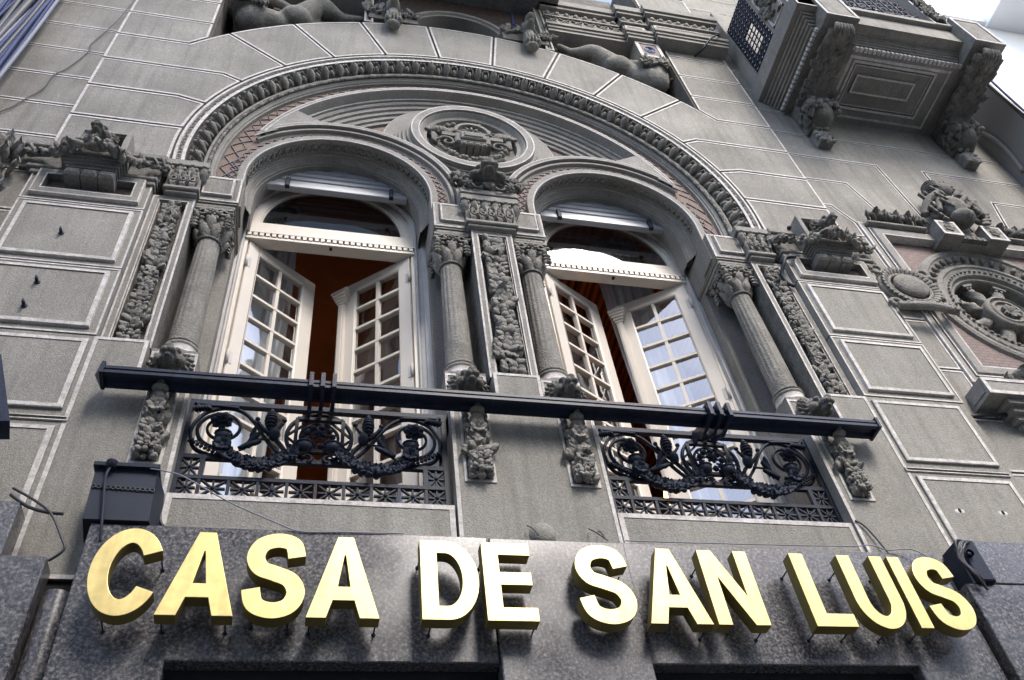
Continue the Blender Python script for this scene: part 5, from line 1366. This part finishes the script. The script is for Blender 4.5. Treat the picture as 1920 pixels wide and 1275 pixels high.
letters = [('c', C_, -1.648, -1.433, 'brass letter C at the start of the sign', [(-1.58, -1.90), (-1.44, -1.66)]), ('a', A_, -1.419, -1.176, 'brass letter A following the C, first A of the sign', [(-1.40, -1.90), (-1.20, -1.90)]),
  ('s', S_, -1.162, -.952, 'brass letter S between the two A letters of CASA', [(-1.12, -1.88), (-1.0, -1.90)]), ('a', A_, -.944, -.700, 'brass letter A that ends the word CASA', [(-.93, -1.90), (-.71, -1.90)]),
  ('d', D_, -.556, -.346, 'brass letter D of the word DE', [(-.55, -1.62), (-.52, -1.90)]), ('e', E__, -.328, -.142, 'brass letter E of the word DE', [(-.32, -1.62), (-.15, -1.90)]),
  ('s', S_, .018, .237, 'brass letter S that starts the word SAN', [(.05, -1.86), (.21, -1.68)]), ('a', A_, .271, .515, 'brass letter A in the middle of the word SAN', [(.28, -1.90), (.50, -1.90)]),
  ('n', N_, .535, .745, 'brass letter N that ends the word SAN', [(.545, -1.62), (.73, -1.90)]), ('l', L_, .934, 1.109, 'brass letter L that starts the word LUIS', [(.94, -1.62), (.95, -1.90), (1.09, -1.90)]),
  ('u', U_s, 1.147, 1.354, 'brass letter U of the word LUIS', [(1.155, -1.62), (1.25, -1.90), (1.345, -1.62)]), ('i', I_, 1.380, 1.436, 'brass letter I of the word LUIS', [(1.39, -1.90)]),
  ('s', S_, 1.464, 1.660, 'brass letter S that ends the sign, lit by the plain side wall', [(1.50, -1.86), (1.62, -1.70)])]
letters[-1] = letters[-1][:4] + ('brass letter S that ends the whole sign, after the I',) + letters[-1][5:]
for nm, fn, x0, x1, lb, studs in letters:
    cu = bpy.data.curves.new('c', 'CURVE'); cu.dimensions = '2D'; cu.fill_mode = 'BOTH'; cu.extrude = .026; cu.bevel_depth = .0015; cu.bevel_resolution = 1; cu.offset = -.0015
    for poly in fn(x0, x1):
        sp = cu.splines.new('POLY'); sp.points.add(len(poly) - 1); sp.use_cyclic_u = True
        for i, (x, z) in enumerate(poly): sp.points[i].co = (x, z, 0, 1)
    oo = bpy.data.objects.new('c', cu); COL.objects.link(oo); dg = bpy.context.evaluated_depsgraph_get()
    me = bpy.data.meshes.new_from_object(oo.evaluated_get(dg)); bpy.data.objects.remove(oo)
    me.transform(Matrix(((1, 0, 0, 0), (0, 0, -1, -.2075), (0, 1, 0, 0), (0, 0, 0, 1))))
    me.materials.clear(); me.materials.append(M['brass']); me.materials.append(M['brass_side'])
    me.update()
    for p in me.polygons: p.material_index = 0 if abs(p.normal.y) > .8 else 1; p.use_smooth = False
    root = bpy.data.objects.new('brass_letter', me); COL.objects.link(root); tag(root, lb, 'letter', 'raised brass letters of the sign'); me.name = 'brass_letter'
    sb = MB()
    for (x, z) in studs: sb = MB(); sb.tube([(x, -.185, z), (x, -.118, z)], .003, 5); sb.ell((x, -.122, z), (.008, .005, .008), None, 0, 6, 5); part('stud', sb, 'iron', root)
# ================================================================== overhead balcony at the right
bal = empty('stone_balcony', (3.74, 0, 3.39), 'stone balcony overhead at the right, carried on two leafy scroll brackets', 'balcony')
ZS = 3.39
mb = MB()
def under(poly_x0, x1, y0, y1, prof, mats, cap):
    """stepped coffer seen from below; prof of (inset, z)"""
    rings = []
    for d, z in prof: rings.append([(poly_x0 + d, y0 + d, z), (x1 - d, y0 + d, z), (x1 - d, y1 - d, z), (poly_x0 + d, y1 - d, z)])
    vs = [v for r_ in rings for v in r_]; fs = []; ms = []
    for k in range(len(prof) - 1):
        for i in range(4): j = (i + 1) % 4; fs.append((4 * k + i, 4 * k + j, 4 * k + 4 + j, 4 * k + 4 + i)); ms.append(mats[k])
    k = len(prof) - 1; fs.append(tuple(range(4 * k, 4 * k + 4))); ms.append(cap); mb.add(vs, fs, ms)
mb.box(3.18, 4.29, -.62, .04, ZS + .001, ZS + .25, 0)
under(3.2, 4.27, -.62, .02, [(0, ZS), (.04, ZS - .0), (.05, ZS - .006), (.065, ZS - .006), (.066, ZS)], [0, 1, 1, 0], 0)
under(3.285, 4.105, -.545, -.105, [(0, ZS - .002), (.0, ZS - .010), (.022, ZS - .010), (.023, ZS + .0), (.034, ZS + .0), (.035, ZS - .008), (.044, ZS - .008), (.045, ZS - .001)], [1, 1, 0, 0, 1, 1, 0], 0)
under(3.365, 3.94, -.43, -.26, [(0, ZS - .003), (0, ZS - .022), (.018, ZS - .022), (.019, ZS - .018)], [0, 1, 0], 0)
# stepped edge mouldings along the front and the left flank
for k in range(5):
    mb.box(3.10, 4.35, -.64 - .016 * k, -.60, ZS + .03 + .022 * k, ZS + .05 + .022 * k, 0)
mb.box(3.12, 4.33, -.80, -.56, ZS + .14, ZS + .38, 0)
for k in range(26): x = 3.22 + .042 * k; mb.box(x, x + .026, -.65, -.612, ZS - .004, ZS + .028, 1)
for k in range(6): mb.box(2.74 + .022 * k, 2.90, -.80 + .02 * k, .03, ZS + .19 - .026 * k - .02, ZS + .19 - .026 * k, 0)
mb.box(2.69, 3.2, -.86, .03, ZS + .20, ZS + .385, 0); mb.frame(rect(2.69, 3.2, ZS + .20, ZS + .385), [(0, -.855), (0, -.863), (.018, -.863), (.019, -.86)], [1, 1, 1], 0)
for k in range(18): y = -.74 + .042 * k; mb.box(2.838, 2.862, y, y + .026, ZS + .0, ZS + .035, 1)
part('slab', mb, ['stucco', 'white'], bal)
for i, (x0, x1) in enumerate(((2.875, 3.18), (4.292, 4.598))):
    bk = MB(); xc = (x0 + x1) / 2; w_ = x1 - x0
    # block above with panel, underside at ZS
    bk.box(x0, x1, -.878, .03, ZS, ZS + .50, 0)
    bk.frame(rect(x0, x1, ZS, ZS + .50), [(0, -.877), (0, -.884), (.020, -.884), (.034, -.884), (.036, -.876), (.046, -.876), (.047, -.881)], [1, 1, 0, 0, 1, 0], 0)
    pts = [(-.02, 2.95), (.0, 3.10), (-.03, 3.20), (-.10, ZS)]
    bo = part('bracket', bk, ['stone', 'white', 'stone_dark'], bal)
    sc = MB(); bl = MB(); hw = .095
    # S-shaped scroll body
    prof = [(.03, 2.98), (-.06, 2.98), (-.15, 3.02), (-.19, 3.10), (-.18, 3.18), (-.24, 3.24), (-.40, 3.28), (-.56, 3.30), (-.70, 3.30), (-.77, 3.33), (-.78, 3.392), (.03, 3.392)]
    m_ = len(prof); bl.add([(xc - hw, y, z) for y, z in prof] + [(xc + hw, y, z) for y, z in prof], [(k, (k + 1) % m_, m_ + (k + 1) % m_, m_ + k) for k in range(m_)] + [tuple(range(m_)), tuple(range(m_, 2 * m_))])
    bl.ell((xc, -.12, 3.10), (.125, .12, .12), None, 0, 14, 10); bl.ell((xc, -.73, 3.335), (.09, .075, .07), None, 0, 12, 9)
    for sg in (-1, 1):
        bl.tube([(xc + sg * .115, -.12 + (.11 - .006 * k) * math.cos(k * .5), 3.10 + (.11 - .006 * k) * math.sin(k * .5)) for k in range(16)], .016, 6)
    b2 = remeshed(bl, .009, 1); sc.add(b2.v, b2.f, 0, True); r = random.Random(31 + i)
    for k in range(60):       # bed of flat overlapping leaves over the underside and flanks
        y = -.16 - .58 * (k / 59); u = r.uniform(-1, 1); zz = 3.262 + .04 * min(1, k / 22)
        sc.leaf((xc + u * .085, y + .05, zz), (u * .9 + r.uniform(-.3, .3), -1, -.05), (u * .4, -.1, -1), r.uniform(.09, .14), r.uniform(.028, .042), .18, 0, 4, 7, .45)
        if k % 2: sc.ell((xc + r.uniform(-.1, .1), y, zz - .012), r.uniform(.010, .018), None, 0, 6, 5)
    for k in range(22):
        a_ = r.uniform(0, 1)
        for sg in (-1, 1): sc.leaf((xc + sg * .098, -.15 - .55 * a_, 3.30), (sg * .05, -1, -.1), (sg, 0, -1), .11, .030, .12, 0, 4, 6, .3)
    for k in range(7):        # big curled leaf tip at the front
        an = (k - 3) * .42; sc.tube(smoothpath([(xc + .085 * math.sin(an), -.66, 3.36), (xc + .10 * math.sin(an), -.72, 3.30), (xc + .085 * math.sin(an), -.80, 3.29), (xc + .07 * math.sin(an), -.83, 3.34)], 4), .017, 6)
    for k in range(7):        # ribbed shell of the scroll on its left flank
        q = .035 + .014 * k; sc.tube([(xc - .118 - .004 * math.sin(k), -.12 + q * math.cos(t), 3.10 + q * math.sin(t)) for t in [.4 * j + .8 for j in range(13)]], .008, 5)
    for k in range(46): sc.ell((xc + r.uniform(-.15, .15), -.20 + r.uniform(-.05, .06), 3.10 + r.uniform(-.05, .06)), r.uniform(.018, .032), None, 0, 7, 5)
    part('acanthus_scroll', sc, 'stone_dark', bo)
    dp = MB(); dp.box(xc - .062, xc + .062, -.03, .03, 2.80, 3.0, 0)
    for k in range(46): t = k / 46; dp.leaf((xc + r.uniform(-.065, .065), -.035, 2.99 - .15 * t), (r.uniform(-.5, .5), -.1, -1), (0, -1, -.1), .075, .022, .35, 0, 3, 6, .6)
    for k in range(14): dp.ell((xc + r.uniform(-.07, .07), -.06, 2.99 + r.uniform(-.02, .03)), r.uniform(.016, .026), None, 0, 6, 5)
    dp.ell((xc, -.05, 2.79), (.025, .03, .035)); part('leaf_drop', dp, 'stone', bo)
# parapet: left flank grille, piers with carved strips, front grille
pb = MB(); pb.box(2.70, 2.83, -.80, -.505, ZS + .385, 5.4, 0); 
x = 2.699
for a_, b_, z0, z1 in ((-.76, -.545, ZS + .45, 5.2),):
    for (ya, yb, za, zb) in ((a_, b_, z0, z0 + .02), (a_, a_ + .02, z0, z1), (b_ - .02, b_, z0, z1)): pb.box(x - .006, x + .001, ya, yb, za, zb, 1)
part('flank_parapet', pb, ['moulding', 'white'], bal)
pb = MB(); pb.box(2.72, 2.82, -.10, .03, ZS + .43, 5.4, 0); pb.box(2.70, 2.83, -.505, .03, ZS + .385, ZS + .43, 0)
part('wall_pier', pb, ['moulding', 'white'], bal)
fb = MB(); r = random.Random(2)
for k in range(50): fb.leaf((2.70, r.uniform(-.72, -.58), ZS + .5 + r.uniform(0, .9)), (0, r.uniform(-1, 1), r.uniform(-1, 1)), (-1, 0, 0), .08, .024, .8, 0, 3, 5)
part('foliage_strip', fb, 'stone_dark', bal)
ib = MB()
for k in range(8):
    y = -.49 + .39 * k / 7; ib.box(2.745, 2.757, y - .005, y + .005, ZS + .43, 4.9, 0)
for j in range(14):
    z = ZS + .46 + .075 * j
    ib.box(2.746, 2.756, -.49, -.105, z - .005, z + .005, 0)
    for k in range(7):
        y = -.49 + .39 * (k + .5) / 7
        if 2 <= k <= 4 and 3 <= j <= 7: continue
        ib.tube([(2.75, y + .022 * math.cos(t), z + .037 + .028 * math.sin(t)) for t in [q * PI / 4 for q in range(8)]], .010, 4, 0, True, None, True)
part('iron_grille', ib, 'iron', bal)
fp = MB(); fp.box(4.12, 4.292, -.84, -.70, ZS + .38, 5.4, 0); fp.frame(rect(4.12, 4.292, ZS + .39, 5.4), [(0, -.839), (0, -.846), (.018, -.846), (.02, -.84)], [1, 1, 1], 2)
fp.box(3.18, 4.12, -.84, -.74, ZS + .38, ZS + .44, 0); leafpanel(fp, 4.14, 4.27, ZS + .45, 5.2, -.845, 12, 2, 1.4)
part('front_pier', fp, ['moulding', 'white', 'stone_dark'], bal)
ib = MB()
for k in range(8):
    for j in range(5):
        x = 3.24 + .11 * k; z = ZS + .50 + .11 * j
        ib.tube([(x + .045 * math.cos(t) * (1 - t * .06), -.79, z + .045 * math.sin(t) * (1 - t * .06)) for t in [q * .6 for q in range(16)]], .007, 4)
    ib.box(3.19 + .11 * k, 3.20 + .11 * k, -.795, -.785, ZS + .44, ZS + 1.05, 0)
leafpanel(ib, 3.2, 4.1, ZS + .46, ZS + .6, -.79, 13, 0, .6)
part('front_grille', ib, 'iron', bal)

# ================================================================== neighbours and street front opposite
nb = empty('white_neighbour_building', (6.9, 0, GZ), 'bright white neighbouring building at the upper right corner', 'building')
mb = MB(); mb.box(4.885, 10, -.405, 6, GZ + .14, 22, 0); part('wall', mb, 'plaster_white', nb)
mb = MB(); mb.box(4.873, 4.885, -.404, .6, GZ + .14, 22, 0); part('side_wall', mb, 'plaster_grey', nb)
mb = MB(); mb.bbox(5.953, 10, -1.5, -.406, 5.539, 5.539 + .32, .01); part('balcony_slab', mb, 'plaster_white', nb)
mb = MB(); mb.box(4.95, 5.953, -.45, -.406, 5.539 + .05, 5.539 + .12, 0); part('string_course', mb, 'plaster_white', nb)
nl = empty('blue_grey_neighbour_building', (-5, 0, GZ), 'blurred blue-grey neighbouring building behind the cable bundle, upper left corner', 'building')
mb = MB(); mb.box(-9, -3.36, -.02, 6, GZ + .14, 16, 0); part('wall', mb, 'plaster_blue', nl)
mb = MB(); mb.box(-3.62, -3.50, -.10, -.02, GZ + .14, 16, 0); part('pilaster', mb, 'opp', nl)
ob = empty('street_front_opposite', (0, -8.5, GZ), 'pale street front across the street, seen in the window panes', 'building')
mb = MB(); mb.box(-14, 14, -12, -8.5, GZ, 4.3, 0)
for k in range(3): mb.box(-14, 14, -8.4999, -8.25, GZ + 3.4 + 3.0 * k, GZ + 3.6 + 3.0 * k, 0)
part('wall', mb, 'opp', ob)
for i in range(9):
    for j in range(3):
        x = -12 + 3.0 * i; z = GZ + .9 + 2.9 * j
        wb = MB(); wb.frame(rect(x - .55, x + .55, z, z + 2.1), [(0, -8.5), (0, -8.44), (.10, -8.44), (.101, -8.49)], [0, 0, 0], 1)
        part('window', wb, ['wood', 'opp_glass'], ob)

tw = empty('unseen_sky_blocker', (-5, -25, GZ), 'unseen tall block added to keep sky out of the left fanlight', 'building')  # unseen tower added so the left fanlight reflects grey instead of sky
mb = MB(); mb.box(-10, 3.2, -32, -24, GZ, 60, 0); part('wall', mb, 'plaster_grey', tw)

# ================================================================== fixings, cables and fittings
bx_ = empty('steel_box', (-1.64, -.06, -1.46), 'grey sheet steel box above the letter C', 'box')
mb = MB(); vs = []
for (x0, x1, y, z) in ((-1.745, -1.522, -.135, -1.462), (-1.755, -1.535, -.135, -1.225)): vs += [(x0, y, z), (x1, y, z), (x1 + .02, .005, z), (x0 - .01, .005, z)]
mb.add(vs, [(0, 1, 5, 4), (1, 2, 6, 5), (2, 3, 7, 6), (3, 0, 4, 7), (4, 5, 6, 7), (3, 2, 1, 0)], 0)
part('cover', mb, 'steel', bx_)
mb = MB(); mb.box(-1.762, -1.528, -.155, .0, -1.225, -1.208, 0); part('lid', mb, 'iron', bx_)
mb = MB()
for k in range(13): mb.tube([(-1.742 + .0172 * k + .0075 * math.cos(t), -.139, -1.315 - .0007 * k + .0075 * math.sin(t)) for t in [q * PI / 4 for q in range(8)]], .0025, 4, 0, True, None, True)
part('perforated_strap', mb, 'cable_black', bx_)
mb = MB(); mb.rev(-1.70, -.150, -1.235, [(.0, 0), (.018, 0), (.022, .03)], 12); part('cable_gland', mb, 'steel', bx_)
def cable(pts, r_, m_, lb, group=None, k=6):
    mb = MB(); mb.tube(smoothpath(pts, k), r_, 6); o = mb.build('cable', m_); tag(o, lb, 'cable', group); return o
cable([(-1.70, -.155, -1.235), (-1.705, -.16, -1.275), (-1.70, -.155, -1.33), (-1.685, -.15, -1.42), (-1.672, -.15, -1.50), (-1.665, -.135, -1.56)], .0055, 'steel', 'grey cable dropping from the steel box behind the letter C')
cable([(-1.56, -.15, -1.228), (-1.50, -.15, -1.238), (-1.43, -.15, -1.262), (-1.25, -.145, -1.37), (-1.07, -.13, -1.446), (-.985, -.125, -1.475), (-.85, -.125, -1.472), (-.6, -.123, -1.466)], .0026, 'cable_white', 'thin white cable slanting from the steel box to the granite edge')
cable([(-1.545, -.02, -1.22), (-1.52, -.006, -1.30), (-1.50, -.006, -1.375), (-1.45, -.008, -1.40), (-1.30, -.01, -1.415), (-1.0, -.02, -1.425), (-.7, -.03, -1.435)], .007, 'cable_black', 'black cable running under the left parapet along the granite')
cable([(1.52, .0, -1.20), (1.55, -.005, -1.23), (1.575, -.01, -1.30), (1.60, -.02, -1.42)], .0045, 'cable_black', 'black cable curling out of the right corner of the right grille')
cable([(.30, -.125, -1.462), (.7, -.125, -1.458), (1.30, -.125, -1.447), (1.42, -.13, -1.44), (1.50, -.13, -1.462), (1.60, -.15, -1.47), (1.66, -.16, -1.52)], .0026, 'cable_white', 'thin pale cable lying along the granite edge above LUIS')
cable([(-2.59, -.01, 3.66), (-2.62, -.012, 3.21), (-2.665, .01, 3.02), (-2.716, .02, 2.77), (-2.704, .02, 2.65), (-2.767, .02, 2.35), (-2.818, .02, 2.23), (-2.827, .02, 2.03), (-2.878, .02, 1.875), (-2.928, .02, 1.734), (-2.975, .02, 1.64), (-3.06, .02, 1.40)], .0042, 'cable_black', 'single dark cable straying across the wall at the upper left')
r = random.Random(44)
bun = [('cable_white', -3.035, 'outermost pale cable of the bundle at the upper left', .012, .004), ('cable_blue', -3.055, None, .010, .006), ('cable_blue', -3.075, None, .014, .008), ('cable_blue', -3.10, None, .012, .01), ('cable_black', -3.125, None, .016, .008), ('cable_white', -3.155, 'pale cable wandering through the middle of the bundle', .012, .02), ('cable_blue', -3.15, None, .014, .01), ('cable_black', -3.19, None, .03, .006), ('cable_blue', -3.22, None, .014, .015), ('cable_black', -3.25, None, .02, .01), ('cable_blue', -3.28, None, .012, .02), ('cable_blue', -3.30, None, .012, .02), ('cable_blue', -3.33, None, .016, .02)]
for m_, x, lb, rr, am in bun:
    ph = r.uniform(0, 6); pts = [(x + am * math.sin(z * 2.1 + ph), -.075 - .5 * rr + am * math.cos(z * 1.7 + ph), z) for z in [-1.3 + .45 * k for k in range(17)]]
    lbl = lb or {'cable_blue': 'dark blue cable in the bundle running up the left edge', 'cable_black': 'black cable in the bundle running up the left edge'}[m_]
    lbl = ['outermost pale cable of the bundle at the upper left', 'blue cable just inside the outermost pale cable', 'second blue cable in from the wall side of the bundle', 'third blue cable in from the wall side of the bundle', 'black cable beside the pale middle cable, on its wall side', 'pale cable wandering through the middle of the bundle', 'blue cable lying against the pale middle cable', 'thickest black cable in the middle of the bundle', 'blue cable left of the thickest black cable', 'black cable nearest the neighbouring building', 'blue cable left of the last black cable', 'blue cable second from the far left of the bundle', 'leftmost blue cable of the bundle'][[b_[1] for b_ in bun].index(x)]
    cable(pts, rr, m_, lbl, 'cable bundle at the upper left', 4)
for k, (dx, dy, rr, m_, lb) in enumerate(((0, -.43, .016, 'cable_black', 'black cable down the corner of the white building'), (.03, -.44, .012, 'cable_blue', 'blue cable down the corner of the white building'), (-.0, -.40, .010, 'steel', 'grey cable down the corner of the white building'))):
    cable([(4.885 + dx + .01 * math.sin(z * 3 + k), dy + .012 * math.cos(z * 2 + k), z) for z in [1.5 + .4 * q for q in range(9)]], rr, m_, lb, 'cables down the white building corner', 4)
cable([(4.865, -.02, 3.65), (4.86, -.06, 3.45), (4.86, -.10, 3.2), (4.86, -.10, 2.95), (4.86, -.07, 2.70)], .022, 'plaster_grey', 'grey pipe curving down beside the overhead balcony')
cable([(2.60, .01, -.415), (2.72, .0, -.40), (2.86, -.01, -.402), (2.95, -.01, -.43), (3.05, .0, -.55)], .011, 'cable_black', 'black cable tucked into the wall joint under the right sill')
cable([(-2.02, -.10, -1.34), (-1.95, -.10, -1.39), (-1.88, -.11, -1.42), (-1.82, -.11, -1.425)], .0065, 'cable_black', 'thick black cable between the left granite blocks')
cable([(-2.02, -.10, -1.31), (-1.93, -.11, -1.37), (-1.86, -.115, -1.43), (-1.80, -.115, -1.53), (-1.78, -.11, -1.58), (-1.82, -.10, -1.62)], .005, 'cable_black', 'thin black cable looping down beside the left end of the sign')
# pipe beside the right corbel
cable([(2.13, -.01, 1.36), (2.16, -.03, 1.33), (2.175, -.03, 1.25), (2.165, -.03, 1.18)], .015, 'steel', 'short grey pipe elbow above the right garland')
cable([(2.02, -.04, .95), (1.955, -.03, .945), (1.925, -.02, .89), (1.90, .02, .82), (1.915, .03, .745), (1.945, .02, .70)], .014, 'steel', 'grey pipe elbow beside the top of the right fruit strip')
cable([(2.268, -.01, 4.32), (2.31, -.10, 4.30), (2.40, -.16, 4.42), (2.50, -.18, 4.52), (2.56, -.13, 4.62)], .010, 'iron', 'bent black rod hooked over the upper right cornice')
lf = empty('floodlight', (-2.1, -.3, -1.0), 'edge of a dark lantern at the left border', 'lamp')
mb = MB(); mb.add([(-2.60, -.30, -.80), (-2.178, -.30, -.815), (-2.045, -.30, -1.165), (-2.60, -.30, -1.19), (-2.60, -.20, -.80), (-2.19, -.20, -.815), (-2.06, -.20, -1.165), (-2.60, -.20, -1.19)], [(0, 3, 2, 1), (4, 5, 6, 7), (0, 1, 5, 4), (1, 2, 6, 5), (2, 3, 7, 6), (3, 0, 4, 7)])
mb.add([(x * 1 + (-.0), y, z) for x, y, z in [(-2.58, -.302, -.83), (-2.20, -.302, -.84), (-2.08, -.302, -1.15), (-2.58, -.302, -1.17)]], [(0, 3, 2, 1)], 1)
o = part('housing', mb, ['rail', 'black'], lf)
# camera bracket at the right end of the sign
cb = empty('camera_bracket', (1.92, -.12, -1.5), 'black junction bracket with tangled cables at the right end of the sign', 'bracket')
mb = MB(); mb.bbox(1.885, 1.972, -.125, .0, -1.60, -1.385, .006); mb.box(1.87, 1.885, -.10, .0, -1.6, -1.42); part('plate', mb, 'iron', cb)
mb = MB(); r = random.Random(3)
for k in range(6): mb.tube(smoothpath([(1.93 + r.uniform(-.02, .02), -.13, -1.40), (1.87 + r.uniform(-.02, .02), -.15, -1.43 + r.uniform(-.02, .02)), (1.84 + r.uniform(-.015, .015), -.14, -1.50), (1.86 + r.uniform(-.02, .02), -.14, -1.58), (1.90, -.12, -1.62 + r.uniform(-.03, .03))], 5), .006, 5)
part('tangled_wires', mb, 'cable_black', cb)
mb = MB(); mb.ell((1.90, -.13, -1.47), (.013, .012, .013)); mb.rev(0, 0, 0, [(.016, 0), (.018, .02)], 12); mb.v[-24:] = [(1.90 + x, -.125 - z, -1.47 + y) for x, y, z in mb.v[-24:]]; part('socket', mb, 'iron', cb)
# small wall bolts on the left rusticated blocks, wires on the centre pier
for (x, z, lb) in ((-2.31, .43, 'rusty wall bolt on the upper left rusticated block'), (-2.31, .012, 'rusty wall bolt, higher of the two on the lower left block'), (-2.316, -.17, 'rusty wall bolt, lower of the two on the lower left block')):
    mb = MB(); mb.tube([(x, .01, z), (x, -.04, z)], .008, 7); mb.tube([(x - .004, -.04, z + .014), (x + .004, -.04, z - .012)], .0055, 6); mb.ell((x, -.014, z), (.015, .004, .015)); o = mb.build('wall_bolt', 'iron'); tag(o, lb, 'bolt', 'bolts on the left blocks')
for pts, lb in (([(-.066, -.005, -1.31), (-.06, -.06, -1.37), (-.058, -.11, -1.44)], 'single thin wire stub left of the roundel'), ([(.205, .0, -1.31), (.215, -.06, -1.38), (.225, -.12, -1.46)], 'straight wire of the forked stub right of the roundel'), ([(.245, .0, -1.32), (.238, -.05, -1.37), (.222, -.10, -1.43)], 'short branch wire of the forked stub right of the roundel')):
    cable(pts, .003, 'cable_black', lb)
for x, lb in ((2.125, 'left white plug hole in the right lower wall'), (2.37, 'right white plug hole in the right lower wall')):
    mb = MB(); mb.ell((x, -.004, -1.118), (.035, .004, .018)); mb.ell((x, -.008, -1.115), (.008, .006, .014), None, 1); o = mb.build('wall_plug', ['white', 'iron']); tag(o, lb, 'wall plug', 'plug holes in the right lower wall')
